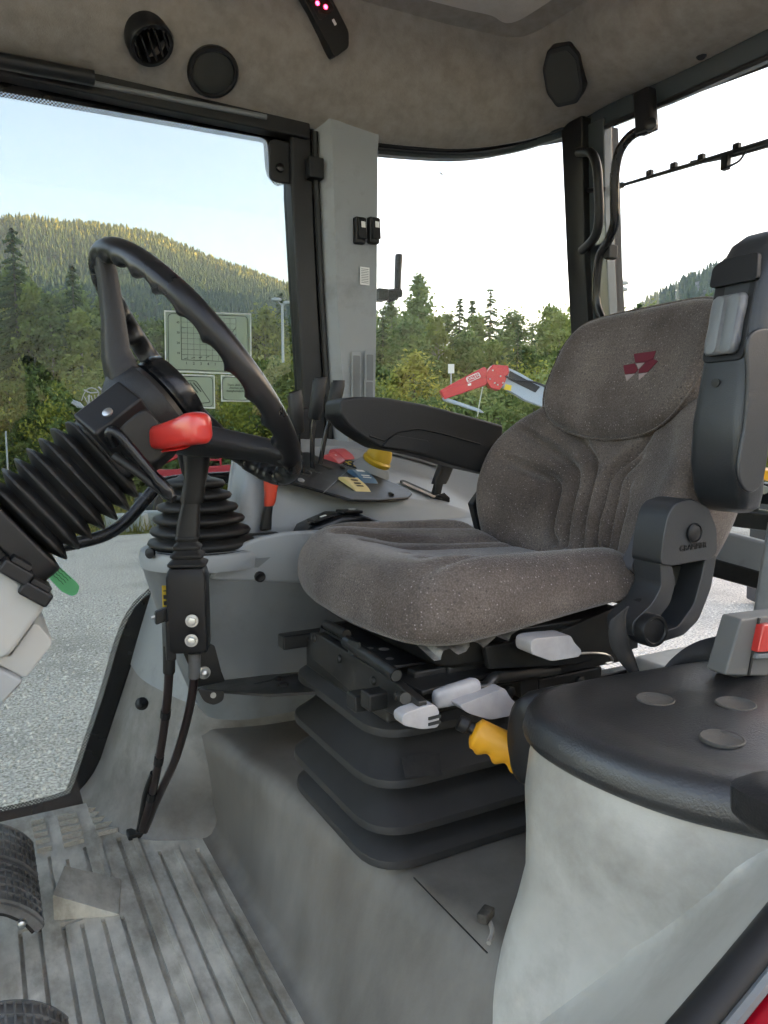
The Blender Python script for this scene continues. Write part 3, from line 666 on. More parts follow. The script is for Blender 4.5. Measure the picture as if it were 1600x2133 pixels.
dd3, pts = decal('clutch_notice', ((461, 783), (521, 786), (520, 836), (462, 835)))
for k, tx in enumerate(('Tryck alltid ner', 'clutchen vid', 'hastighetsväxling')):
    text(tx, .0068, P(492, 802 + k * 6.2, Y=DY - .0048), (1, 0, 0), (0, 0, 1), inkd, dd3, 'notice_line')

# front of the cab, out of the picture to the left: windscreen posts that the light passes between
mk('front_pillar', join(box((-.62, 1.7, .75), (.07, .09, 1.6)), box((-.62, .2, .75), (.07, .09, 1.6))), black, cab, bev=.01)
mk('front_wall', box((-.72, .95, .14), (.04, .55, .42)), greyd, cab, bev=.01)
mk('windscreen', ([(-.62, .24, .0), (-.62, 1.66, .0), (-.62, 1.66, 1.52), (-.62, .24, 1.52)], [(0, 1, 2, 3)]), glass_mat('windscreen_glass', (.9, .94, .92)), cab, flat=True, fixn=False)
# ================================================================== RIGHT-HAND CONSOLE
CT = (V((.43, 1.36, .72)), V((.19, -.35, 1)).normalized())
CN = CT[1]; CUa = (V((1, 0, 0)) - CN * CN.x).normalized(); CVa = CN.cross(CUa)   # console top: along the cab, towards the window
def zt(x, y): return .72 - .19 * (x - .43) + .35 * (y - 1.36)
def sm(t): t = max(0, min(1, t)); return t * t * (3 - 2 * t)
con = thing('side_console', 'grey moulded side console with levers and coloured rockers beside the seat', 'console', (.6, 1.5, .2))
def csec(x):
    f = sm((x - .405) / .05); g = sm((x - .64) / .1); r = sm((x - .9) / .25)
    zl = .603; ks = 1
    def top(y): return zl + f * (zt(x, 1.39 + (y - 1.39) * ks if y > 1.39 else y) - zl) - .05 * r
    yo = 1.425 + min(1, max(0, (x - .43) / .23)) * .165; ks = (yo - 1.39) / (1.60 - 1.39); ks = ks + (1 - ks) * g
    zs = top(1.6) + .02 * f + g * (.775 - .12 * max(0, x - .75) - top(1.6) - .02)
    h = top(1.38) - zl; e = .02 * r
    pts = [(1.252, .31), (1.252, .555), (1.254, .583), (1.264, .597), (1.282, zl), (1.33, zl), (1.345 + e, zl + .004 * f), (1.352 + e, zl + .12 * h), (1.362 + e, zl + .6 * h), (1.370 + e, zl + .93 * h), (1.378 + e, zl + .99 * h),
           (1.39 + e, top(1.39)), (1.47, top(1.47)), (1.55, top(1.55)), (1.57, top(1.57) + .006 * g), (1.585, top(1.585) + .05 * g * .4), (1.61, top(1.6) + (zs - top(1.6)) * .6), (1.632, zs - .012), (1.65, zs), (1.70, zs + .004), (1.70, .31)]
    return [V((x, y if y < 1.39 else 1.39 + (y - 1.39) * ks, z)) for y, z in pts]
xs = [.400, .412, .42, .428, .436, .446, .456, .48, .52, .58, .63, .66, .68, .70, .72, .74, .78, .84, .9, .95, 1.0, 1.05, 1.1, 1.16, 1.25]
body = mk('console_body', loft([csec(x) for x in xs]), grey, con, ang=50)
# turret under the gear lever: rounded nose and flat flank
def tur(t, off=0):
    z = .285 + .292 * t; xn = .338 - .1 * t ** .8 - off
    pts = [(1.0, 1.250 - off), (.392 - .03 * t, 1.246 - .012 * t - off), (xn, 1.285 - off), (xn, 1.38), (xn + .09, 1.45 + off), (1.0, 1.45 + off)]
    return [V((p.x, p.y, z)) for p in rpoly(pts, [.01, .055, .075, .06, .06, .01], 7)]
mk('turret', loft([tur(t) for t in (0, .03, .15, .3, .45, .6, .75, .86, .93, .97, 1)]), greyd, con, ang=40)
mk('turret_rim', lathe([(.100, -.018), (.110, -.016), (.112, .004), (.108, .012), (.098, .016), (.09, .014)], (.348, 1.325, .578), (0, 0, 1), 48), grey, con)
mk('rim_screw', lathe([(.009, 0), (.009, .005), (.004, .007)], P(315, 1152, Y=1.275), (-.75, -.65, 0), 12), black, con)
arc = [(438, 1206), (446, 1192), (462, 1170), (485, 1148), (515, 1129), (550, 1117), (600, 1108), (700, 1103), (800, 1103), (800, 1217), (640, 1216), (560, 1214), (500, 1212), (460, 1210)]
cov = mk('ledge_cover', slab([P(*q, Y=1.236) for q in arc], (0, .014, 0)), grey, con, bev=.006, seg=3)
mk('cover_screw', lathe([(.0095, -.002), (.0095, .004), (.007, .006), (.002, .0045)], P(541, 1201, Y=1.2345), (0, -1, 0), 14), black, con)
# ribbed gear-lever boot
prof = [(.092, 0)]
for k in range(6):
    ro, z0 = (.094, .088, .08, .071, .062, .053)[k], .004 + k * .021
    prof += [(ro - .012, z0), (ro - .003, z0 + .004), (ro, z0 + .009), (ro - .003, z0 + .014), (ro - .016, z0 + .018)]
prof += [(.03, .128), (.022, .134), (.001, .135)]
gear = thing('gear_lever_boot', 'fat ribbed black rubber boot on the round end of the console', 'lever boot', (.345, 1.318, .59))
vsb, fsb = lathe(prof, (.345, 1.318, .588), (0, 0, 1), 48)
mk('bellows', ([(x - .10 * (z - .588), y, z) for x, y, z in vsb], fsb), rubber, gear, ang=70)
mk('base_flange', lathe([(.098, 0), (.1, .003), (.096, .007), (.085, .008)], (.345, 1.318, .586), (0, 0, 1), 48), rubber, gear)
# orange-red lever on the ledge
ol = thing('red_tipped_lever', 'slim lever with orange-red tip standing on the console ledge', 'lever', P(552, 1100, Z=.605))
b0 = P(553, 1102, Y=1.335); Yl = 1.335
mk('stem', loft([ring3(rrect(w_, .012, .003, 2), P(x, y, Y=Yl), (1, 0, 0), (0, 1, 0)) for x, y, w_ in ((553, 1104, .022), (556, 1075, .018), (560, 1052, .015))]), black, ol, bev=.002)
mk('grip', loft([ring3(rrect(w_, w_ * .8, w_ * .35, 4), P(x, y, Y=Yl), (1, 0, 0), (0, 1, 0)) for x, y, w_ in ((560, 1054, .018), (562, 1045, .021), (564, 1020, .024), (565, 1000, .028), (566, 980, .031), (567, 965, .026), (567, 960, .014))]), orangered, ol, ang=60)
mk('slot', obox(V((P(540, 1102, Y=1.335).x, 1.335, .605)), (1, 0, 0), (0, 1, 0), (0, 0, 1), (.07, .016, .003)), inkd, ol)

# black control plate
outl = [(502, 976), (506, 964), (560, 946), (640, 946), (669, 959), (727, 977), (778, 994), (849, 1023), (858, 1033), (850, 1041), (787, 1047), (731, 1046), (669, 1028), (600, 1009), (540, 991)]
plate = mk('control_plate', slab([P(*q, pl=(CT[0] + CN * .003, CN)) for q in outl], CN * .006), black, con, bev=.003)
plt = (CT[0] + CN * .0095, CN)
mk('plate_seam', tube([P(726, 978, pl=plt), P(673, 1027, pl=plt)], .0008, 4), greyd, plate)
for q in ((627, 1002), (713, 975), (815, 1030), (642, 986)):
    mk('plate_screw', lathe([(.0065, 0), (.0065, .003), (.003, .005), (.001, .005)], P(*q, pl=plt), CN, 12), steel if q[0] == 627 else blacks, plate)
for a, b in (((640, 975), (668, 985)), ((655, 962), (692, 976)), ((622, 985), (643, 992))):
    p0, p1 = P(*a, pl=plt), P(*b, pl=plt)
    mk('lever_slot', obox((p0 + p1) / 2, p1 - p0, CN.cross(p1 - p0), CN, ((p1 - p0).length, .011, .0016)), inkd, plate, bev=.0007)
def hlever(base, kb, kt, name, label, w_=.027):
    p0 = P(*base, pl=plt); y = p0.y
    t = thing(name, label, 'lever', p0, 'black levers on the control plate')
    a, b = P(*kb, Y=y - .01), P(*kt, Y=y - .015)
    mk('stem', tube(spline([p0 - CN * .004, p0.lerp(a, .55) + V((-.003, 0, 0)), a], 4), .0055, 8), gloss, t)
    ax = (b - a).normalized(); u = V((0, 1, 0)).cross(ax).normalized(); v = ax.cross(u)
    L = (b - a).length
    mk('knob', loft([ring3(rrect(w_ * s, .027 * s, .012, 5), a + ax * (L * f), u, v) for f, s in ((-.02, .8), (.02, .95), (.5, 1), (.9, 1.04))] + [ring3(rrect(w_ * .9, .02, .008, 4), a + ax * L, u + ax * .25, v)]), grain, t, ang=50)
hlever((652, 974), (655, 872), (668, 786), 'hydraulic_lever', 'black-knobbed lever, middle of three in front of the grey pillar')
hlever((668, 966), (688, 872), (706, 792), 'hydraulic_lever', 'black-knobbed lever nearest the armrest, with a bent stem')
hlever((632, 985), (620, 900), (614, 815), 'hydraulic_lever', 'short black-knobbed lever standing just behind the steering wheel rim')
# rockers
def rocker(corners, m, label_mats=(), h=.012, nm='rocker_switch'):
    q = [P(*c, pl=plt) for c in corners]; c = sum(q, V()) / 4
    u = ((q[3] + q[2]) / 2 - (q[0] + q[1]) / 2); L = u.length; u.normalize(); wv = ((q[1] + q[2]) / 2 - (q[0] + q[3]) / 2); W = wv.length; v = CN.cross(u)
    o = mk(nm, loft([[c + u * (L * a) + v * (W * s * .5) + CN * (h * z - .004) for a, z in ((-.5, 0), (-.5, .7), (-.3, 1.15), (0, 1), (.3, .75), (.5, .3), (.5, 0))] for s in (-1, 1)]), m, con, bev=.0018)
    return o, c, u, v, L, W, h
o, c, u, v, L, W, h = rocker(((672, 952), (690, 947), (720, 961), (706, 965)), redr)
mk('rocker_mark', lathe([(.003, 0), (.001, .0008)], c + CN * .0095, CN, 10), white, o)
rocker(((688, 942), (706, 937), (735, 952), (722, 958)), redr)
o, c, u, v, L, W, h = rocker(((713, 1001), (726, 995), (763, 1018), (753, 1030)), cream)
for a in (-.25, -.08, .1, .25): mk('rocker_mark', obox(c + u * L * a + CN * (h * (1.02 - a) - .0035), u, v, CN, (.004, W * .4, .001)), inkd, o)
o, c, u, v, L, W, h = rocker(((732, 986), (746, 981), (778, 1001), (767, 1012)), blue)
mk('rocker_mark', obox(c - u * L * .25 + CN * (h * 1.1 - .0035), u, v, CN, (.008, W * .45, .0012)), white, o)
for a in (.1, .22): mk('rocker_mark', obox(c + u * L * a + CN * (h * (1 - a) - .0032), u, v, CN, (.003, W * .5, .001)), white, o)
q = [P(*s_, Y=1.40) for s_ in ((888, 1050), (925, 1035), (938, 1047), (902, 1064))]
mk('rocker_switch', slab(q, (-.002, -.004, .012)), black, con, bev=.003)
# scale and yellow dial
c0 = P(742, 966, pl=plt)
sc_ = mk('dial_scale', slab(ring3([(.035 * _c(a) - .0, .024 * _s(a)) for a in [k * math.pi / 12 for k in range(24)]], c0 - CN * .004, CUa, CVa), CN * .002), inkd, con)
for k in range(5):
    a = R(70 + k * 45); mk('scale_mark', obox(c0 - CN * .0015 + CUa * (.022 * _c(a)) + CVa * (.014 * _s(a)), CUa, CVa, CN, (.008, .005, .0008)), yel, sc_)
kb = P(776, 976, pl=plt) - CN * .005; ka = (CN + V((.12, -.12, 0))).normalized()
dial = thing('yellow_dial', 'worn yellow turning knob on a grey cone on the console', 'knob', kb)
mk('cone_mount', lathe([(.048, -.01), (.044, 0), (.036, .015), (.033, .02)], kb, ka, 32), grey, dial)
mk('collar', lathe([(.031, .02), (.033, .023), (.033, .029), (.029, .033)], kb, ka, 32), yellow, dial)
ku = (CUa - ka * ka.dot(CUa)).normalized(); kv = ka.cross(ku)
mk('pointer', loft([ring3(rrect(.062 * a, .056 * b, min(.062 * a, .056 * b) * .48, 6), kb + ka * h_, ku, kv) for h_, a, b in ((.030, .85, .9), (.036, .95, .85), (.046, .9, .6), (.056, .76, .5), (.063, .55, .42), (.066, .25, .22))]), yellow, dial, ang=60)
mk('pointer_mark', lathe([(.004, 0), (.003, .001)], kb + ka * .0655, ka, 10), inkd, dial)
# hand throttle slot
p0, p1 = P(845, 999, pl=plt), P(915, 1030, pl=plt)
u = (p1 - p0).normalized(); v = CN.cross(u)
mk('throttle_slot', slab(ring3(rrect((p1 - p0).length + .02, .022, .01, 4), (p0 + p1) / 2 - CN * .008, u, v), CN * .003), inkd, con)
mk('throttle_scale', obox((p0 + p1) / 2 - CN * .004 - v * .018, u, v, CN, ((p1 - p0).length * .95, .014, .0015)), mat('worn_strip', (.55, .42, .3), .6, col2=(.35, .33, .31), ns=60), con)
th = thing('hand_throttle', 'black hand throttle lever under the far armrest', 'lever', P(910, 1025, pl=plt))
hb = P(908, 1025, pl=plt); yy = hb.y
mk('lever_arm', loft([ring3(rrect(w_, .016, .003, 2), P(x, y, Y=yy), (1, 0, 0), (0, 1, 0)) for x, y, w_ in ((908, 1030, .02), (914, 1005, .018))]), black, th, bev=.002)
mk('grip', loft([ring3(rrect(w_, .022, .006, 3), P(x, y, Y=yy - .005), (1, 0, 0), (0, 1, 0)) for x, y, w_ in ((914, 1008, .03), (918, 998, .034), (932, 962, .036), (940, 945, .034), (944, 935, .02))]), grain, th, ang=50)
# strip with buttons on the window ledge
p0, p1 = P(800, 936, Y=1.60), P(910, 966, Y=1.60)
strip = mk('button_strip', obox((p0 + p1) / 2, p1 - p0, (0, 1, .3), (0, -.3, 1), ((p1 - p0).length, .03, .008)), mat('strip_grey', (.2, .19, .17), .5), con, bev=.002)
for f in (.05, .3, .62, .7): mk('strip_button', lathe([(.006, 0), (.006, .008), (.004, .01)], p0.lerp(p1, f) + V((0, -.002, .004)), (0, -.3, 1), 12), inkd if f < .5 else yel, strip)
# glossy low switch panel on the ledge
p0, p1 = P(612, 1108, Z=.606), P(790, 1120, Z=.606)
cx0, cx1 = p0.x, p0.x + .19; pan = []
pto = thing('switch_pod', 'low glossy black switch pod on the ledge behind the seat cushion', 'switch pod', ((cx0 + cx1) / 2, 1.305, .604))
for f, hh, yw in ((0, .004, .05), (.06, .016, .075), (.2, .026, .085), (.38, .037, .088), (.6, .036, .085), (.85, .018, .07), (1, .004, .05)):
    x = cx0 + (cx1 - cx0) * f
    pan.append([V((x, p.x + 1.303, p.y + .604 + hh / 2)) for p in rrect(yw, hh, min(.012, hh * .45), 4)])
mk('pod_body', loft(pan), gloss, pto, ang=50)
for f in (.2, .52):
    c = V((cx0 + (cx1 - cx0) * f, 1.285, .604 + (.03 if f < .4 else .04)))
    mk('pod_button', obox(c, (1, 0, .25 if f < .4 else -.02), (0, 1, .0), (-.25 if f < .4 else 0, -.2, 1), (.04, .04, .006)), gloss, pto, bev=.002)
    mk('button_mark', obox(c + V((.004, -.004, .0045)), (1, 0, .25 if f < .4 else -.02), (0, 1, .0), (-.25 if f < .4 else 0, -.2, 1), (.012, .008, .001)), white, pto)

# ================================================================== STEERING
TH = R(51.32); WC = V((.2487, .96, .8728)); Nn = V((_s(TH), 0, _c(TH))); Dd = V((_c(TH), 0, -_s(TH))); Ee = V((0, 1, 0))
stw = thing('steering_wheel', 'black three-spoke steering wheel with finger grips seen from below', 'steering wheel', WC)
rings = []
NM, Nm = 260, 16
for i in range(NM):
    f = 2 * math.pi * i / NM; rd = Dd * _c(f) + Ee * _s(f); row = []
    for k in range(Nm):
        a = 2 * math.pi * k / Nm; rr = .0138
        inw = max(0, -_c(a)) * (.5 + .5 * max(0, -_s(a))) if True else 0
        und = max(0, -_c(a - .55)) ** 1.3
        rr += und * .0052 * (1 - 2 * abs(_s(14 * f)) ** .8)
        row.append(WC + rd * (.172 + rr * _c(a) * .95) + Nn * (rr * _s(a) * 1.05))
    rings.append(row)
mk('rim', loft(rings, wrap=True), wheelm, stw, ang=80)
HB = -.072
for phi in (180, -38, 38):
    f = R(phi); rd = Dd * _c(f) + Ee * _s(f); td = Nn.cross(rd)
    sec = []
    for r_, h_, w_, t_ in ((.02, HB - .008, .08, .044), (.05, HB - .003, .06, .038), (.075, HB + .008, .046, .032), (.11, HB + .034, .038, .026), (.15, HB + .060, .036, .022), (.170, HB + .069, .038, .018)):
        sec.append(ring3(rrect(w_, t_, t_ * .35, 3), WC + rd * r_ + Nn * h_, td, (Nn - rd * .35).normalized()))
    mk('spoke', loft(sec), grain, stw, ang=50)
mk('hub', lathe([(.03, HB - .04), (.05, HB - .035), (.062, HB - .016), (.06, HB + .008), (.05, HB + .016)], WC, Nn, 36), grain, stw)
mk('horn_pad', lathe([(.045, HB + .016), (.049, HB + .02), (.049, HB + .036), (.043, HB + .045), (.028, HB + .049), (.001, HB + .05)], WC, Nn, 36), gloss, stw)

col = thing('steering_column', 'black steering column with ribbed rubber bellows and grey cowling', 'steering column', (.0, .96, .45))
def cp(h, a=0, b=0): return WC + Nn * h + Dd * a + Ee * b
mk('column_head', loft([ring3(rrect(w_, e_, .012, 3), cp(h, .004), Dd, Ee) for h, w_, e_ in ((-.165, .075, .09), (-.155, .085, .1), (-.105, .085, .1), (-.095, .07, .085))]), black, col, bev=.003)
ca = (Dd * .55 - Ee * .83).normalized(); cb = Nn.cross(ca)
fc = P(243, 866, Y=.885)
cvx = mk('column_cover', obox(fc + V((.01, .035, -.012)), Nn, ca, cb, (.066, .052, .07)), black, col, bev=.004)
mk('cover_screw', lathe([(.006, 0), (.006, .002), (.003, .003)], P(225, 860, Y=.872), -cb if cb.dot(V((0, -1, .3))) < 0 else cb, 12), steel, col)
mk('switch_case', loft([ring3(rrect(w_, e_, .014, 3), P(x, y, Y=yv), Dd, Nn) for x, y, yv, w_, e_ in ((285, 915, .95, .085, .06), (295, 912, .9, .08, .055), (308, 910, .885, .055, .042))]), black, col, bev=.003)
fl = []
n_f = 7
for k in range(n_f):
    h0 = -.152 - k * .0178; s = 1 - .06 * (k / n_f) if k else .92
    for dh, sc2 in ((0, .74), (-.005, .93), (-.0073, 1.0), (-.0098, 1.0), (-.012, .93), (-.017, .74)):
        fl.append(ring3(rrect(.126 * sc2 * s, .112 * sc2 * s, .032 * sc2, 4), cp(h0 + dh, .012), Dd, Ee))
mk('column_bellows', loft(fl), rubber, col, ang=60)
mk('collar', loft([ring3(rrect(.125, .12, .02, 4), cp(h, .01), Dd, Ee) for h in (-.278, -.308)]), black, col, bev=.004)
mk('column_tube', loft([ring3(rrect(a_, b_, .014, 3), cp(h, .012), Dd, Ee) for h, a_, b_ in ((-.307, .115, .11), (-.34, .112, .108), (-.35, .104, .1), (-.52, .1, .1))]), black, col, bev=.004)
for nm, pts, m_, y0 in (('cowling', ((-60, 1130), (0, 1174), (95, 1258), (90, 1272), (22, 1366), (-20, 1385), (-80, 1340)), greyl, .885), ('lower_cowling', ((22, 1366), (70, 1298), (82, 1302), (110, 1336), (108, 1344), (56, 1411), (48, 1412), (-30, 1372)), greyl, .90), ('dash_leg', ((-80, 1360), (-20, 1385), (48, 1416), (46, 1424), (0, 1474), (-90, 1560)), grey, .89)):
    mk(nm, slab([P(*q, Y=y0) for q in pts], (0, .17, 0)), m_, col, bev=.006, seg=3)
for q in ((32, 1186), (72, 1230)):
    c = P(*q, Y=.90); cl = mk('cable_clip', obox(c, (.8, 0, -.6), (.6, 0, .8), (0, 1, 0), (.034, .016, .05)), black, col, bev=.003)
    mk('clip_insert', obox(c + V((.006, -.003, .009)), (.8, 0, -.6), (.6, 0, .8), (0, 1, 0), (.022, .006, .042)), rubber, cl, bev=.001)
# loop-shaped stalk
stalk = thing('indicator_stalk', 'thin black loop-shaped stalk hanging below the steering wheel', 'stalk', P(235, 910, Y=.90))
mk('stalk_loop', tube(spline([P(238, 925, Y=.88), P(228, 906, Y=.87), P(236, 898, Y=.865), P(252, 910, Y=.86), P(290, 955, Y=.855), P(330, 1002, Y=.85), P(360, 1036, Y=.845)], 5), [.006] * 25 + [.0075] * 4 + [.005] * 2, 10), gloss, stalk)
mk('stalk_rod', tube(spline([P(362, 1040, Y=.846), P(325, 1012, Y=.86), P(280, 978, Y=.875), P(238, 950, Y=.89)], 5), .0055, 10), rubber, stalk)
# red-handled shuttle lever
shl = thing('shuttle_lever', 'lever with chunky glossy red handle below the steering wheel', 'lever', P(318, 912, Y=.90))
A, B = P(314, 912, Y=.905), P(425, 896, Y=.81)
ax = (B - A).normalized(); sv = (V((0, 0, 1)) - ax * ax.z).normalized(); su = sv.cross(ax)
mk('handle', loft([ring3(rrect(a_, b_, min(a_, b_) * .38, 5), A.lerp(B, f) + sv * o_, su, sv) for f, a_, b_, o_ in ((0, .010, .012, 0), (.03, .018, .021, 0), (.12, .024, .027, -.001), (.35, .027, .03, -.001), (.6, .029, .032, .001), (.8, .031, .035, .003), (.93, .030, .035, .003), (.98, .025, .03, .003), (1, .019, .023, .003))]), redp, shl, ang=70)
mk('stem', tube([cp(-.14, .03, -.03), A - ax * .012, A + ax * .01], [.012, .0095, .008], 10), black, shl)
mk('handle_insert', loft([ring3(rrect(a_, b_, b_ * .45, 4), A.lerp(B, f) - sv * .016 - su * .002, ax, (su * -1 + sv * -.4).normalized()) for f, a_, b_ in ((.5, .05, .012),) for f in (f,)] + [ring3(rrect(.044, .009, .004, 4), A.lerp(B, .5) - sv * .0172 - su * .004, ax, (su * -1 + sv * -.4).normalized())]), redp, shl)

# ================================================================== CABLE JOYSTICK
JY = 1.1
joy = thing('cable_joystick', 'black cable joystick with ribbed collar on a bolted block', 'joystick', P(390, 1350, Y=JY))
ju = V((.93, -.36, 0)).normalized(); jv = V((0, 0, 1)); jn = jv.cross(ju) * -1     # ju along the camera-facing front
jn = V((-.36, -.93, 0)).normalized()
bc = P(393, 1262, Y=JY)
blk = mk('block', loft([ring3(rrect(w_, .052 * f, .006, 3), bc + jv * z, ju, jn) for z, w_, f in ((-.066, .054, .9), (-.06, .058, 1), (.046, .058, 1), (.056, .052, .92), (.06, .046, .86))]), black, joy, bev=.002)
mk('cable_clamp', box(P(352, 1330, Y=JY + .0), (.014, .03, .06)), black, joy, bev=.002)
for q in ((400, 1293), (399, 1334)):
    c = P(*q, Y=JY - .034); mk('bolt', join(lathe([(.0095, 0), (.0095, .002), (.0072, .002)], c, jn, 18), lathe([(.0068, .002), (.0068, .008), (.004, .0088)], c, jn, 6)), steel, joy, bev=.0005)
stk = mk('warning_sticker', obox(P(349, 1242, Y=JY - .012), jn.cross(jv), jv, ju, (.014, .032, .001)), yel, joy)
lq = P(349, 1242, Y=JY - .0135)
for k in range(3): mk('sticker_mark', obox(lq + V((-.0005, 0, .008 - k * .009)), jn.cross(jv), jv, ju, (.009, .0018 if k == 0 else .006, .0012)), inkd, stk)
sp = P(345, 1225, Y=JY); tp = P(392, 1180, Y=JY)
col_s = []
for k in range(4):
    z = k * .0125; s = .052 - k * .007
    for dz, f in ((0, .9), (.003, 1.06), (.006, 1.06), (.010, .82)): col_s.append(ring3(rrect(s * f, s * f * .9, .007, 3), bc + jv * (.06 + z + dz) + V((.001, 0, 0)), ju, jn))
mk('collar_bellows', loft(col_s), rubber, joy, ang=50)
mk('shaft', loft([ring3(rrect(w_, w_ * .8, w_ * .25, 3), P(x, y, Y=JY), ju, jn) for x, y, w_ in ((391, 1118, .034), (393, 1085, .032), (398, 1050, .026), (401, 1010, .024))]), black, joy, ang=45)
mk('grip', loft([ring3(rrect(w_, w_ * .85, w_ * .36, 5), P(x, y, Y=JY - yo), ju, jn) for x, y, w_, yo in ((400, 1048, .03, 0), (401, 1040, .034, 0), (404, 1015, .032, 0), (409, 985, .033, .002), (410, 960, .037, .004), (410, 942, .040, .006), (410, 930, .038, .006), (410, 924, .028, .006))]), rubber, joy, ang=60)
mk('trigger', loft([ring3(rrect(w_, .014, .004, 3), P(x, y, Y=JY + .01), ju, jn) for x, y, w_ in ((378, 938, .012), (381, 955, .014), (388, 985, .012), (392, 1000, .006))]), black, joy, ang=50)
mk('top_cap', obox(P(414, 936, Y=JY - .03), (1, -.3, -.2), (.2, 0, 1), (-.3, -1, 0), (.03, .018, .006)), greyd, joy, bev=.002)
lock = mk('lock_tab', obox(P(342, 1280, Y=JY), (1, 0, .3), (0, 1, 0), (0, 0, 1), (.028, .012, .02)), rubber, joy, bev=.003)
mk('lock_pin', tube([P(315, 1287, Y=JY), P(335, 1280, Y=JY)], .0022, 6), steel, joy)
cab1 = spline([P(352, 1345, Y=JY), P(352, 1400, Y=JY), P(346, 1480, Y=JY + .04), P(335, 1560, Y=JY + .1), P(318, 1650, Y=JY + .19), P(296, 1728, Y=JY + .28)], 6)
cab2 = spline([P(405, 1362, Y=JY), P(404, 1410, Y=JY), P(394, 1480, Y=JY + .03), P(366, 1580, Y=JY + .1), P(330, 1660, Y=JY + .2), P(302, 1730, Y=JY + .28)], 6)
cab3 = spline([P(318, 1610, Y=JY + .15), P(303, 1650, Y=JY + .2), P(294, 1700, Y=JY + .26), P(288, 1730, Y=JY + .29)], 6)
redbl = mat('cable_sheath', (.013, .005, .0055), .3, spec=.6)
mk('cable', tube(cab1, .0068, 10), redbl, joy); mk('cable', tube(cab2, .0068, 10), redbl, joy); mk('cable', tube(cab3, .0045, 8), rubber, joy)
mk('cable_sleeve', tube(cab1[:7], .009, 10), rubber, joy); mk('cable_sleeve', tube(cab2[:7], .009, 10), decal_mat('clear_sleeve', (.3, .3, .3), .7), joy)
for cc, f in ((cab1, 12), (cab1, 19), (cab1, 24)): mk('cable_tie', tube([cc[f], cc[f + 1]], .0082, 8), black, joy)
mk('floor_grommet', box(P(292, 1733, Z=.006), (.05, .03, .012)), rubber, joy, bev=.003)
brk = thing('joystick_bracket', 'black steel bracket plate carrying the joystick beside the seat base', 'bracket', P(520, 1430, Y=1.12))
mk('upright_plate', slab([P(*q, Y=1.13) for q in ((378, 1352), (436, 1340), (448, 1346), (462, 1400), (470, 1420), (412, 1432), (405, 1415))], (0, .006, 0)), blacks, brk, bev=.0015)
c0 = [P(*q, pl=(P(520, 1430, Y=1.1), V((0, .12, 1)).normalized())) for q in ((410, 1434), (452, 1418), (560, 1405), (660, 1396), (660, 1440), (565, 1446))]
mk('shelf_plate', slab(c0, (0, 0, -.005)), blacks, brk, bev=.001)
mk('lug', slab(rpoly([P(*q, Y=1.09) for q in ((412, 1437), (468, 1440), (466, 1460), (445, 1470), (425, 1462))], .006, 4), (0, .005, 0)), blacks, brk, bev=.001)
mk('lug_hole', lathe([(.0045, 0), (.0045, .0015)], P(444, 1448, Y=1.089), (0, -1, 0), 12), steel, brk)
mk('bolt', join(lathe([(.010, 0), (.010, .002)], P(425, 1401, Y=1.128), (0, -1, 0), 16), lathe([(.007, .002), (.006, .009), (.003, .011)], P(425, 1401, Y=1.128), (0, -1, 0), 6)), steel, brk)
for q in ((580, 1416), (590, 1428)): mk('shelf_bolt', lathe([(.008, 0), (.008, .004), (.004, .006)], P(*q, pl=(P(520, 1430, Y=1.1), V((0, .12, 1)).normalized())), (0, 0, 1), 6), blacks, brk)
mk('shelf_slot', obox(P(575, 1414, pl=(P(520, 1429, Y=1.1), V((0, .12, 1)).normalized())), (1, .2, 0), (0, 1, -.12), (0, 0, 1), (.08, .006, .001)), inkd, brk)

# green paper tag hanging behind the column
tg = mk('price_tag', slab([P(*q, Y=1.05 + .0008 * (q[0] - 80)) for q in rpoly([V((76, 1176)), V((98, 1158)), V((158, 1212)), V((166, 1222)), V((160, 1238)), V((150, 1242)), V((128, 1232))], 6, 3)], (.0005, .001, 0)), greent)
tag(tg, 'green plastic tag with handwriting hanging below the steering column', 'tag')
for k in range(4):
    a, b = V((92 + k * 5, 1180 - k * 4)), V((132 + k * 5, 1216 - k * 4))
    mk('handwriting', tube([P(a.x + (b.x - a.x) * t_ / 9, a.y + (b.y - a.y) * t_ / 9 + (1.4 if t_ % 2 else -1), Y=1.048 + .0008 * (a.x + (b.x - a.x) * t_ / 9 - 80)) for t_ in range(10)], .0004, 4), inkd, tg)
mk('string', tube([P(80, 1172, Y=1.05), P(70, 1145, Y=1.03), P(62, 1120, Y=1.0)], .001, 5), white, tg)

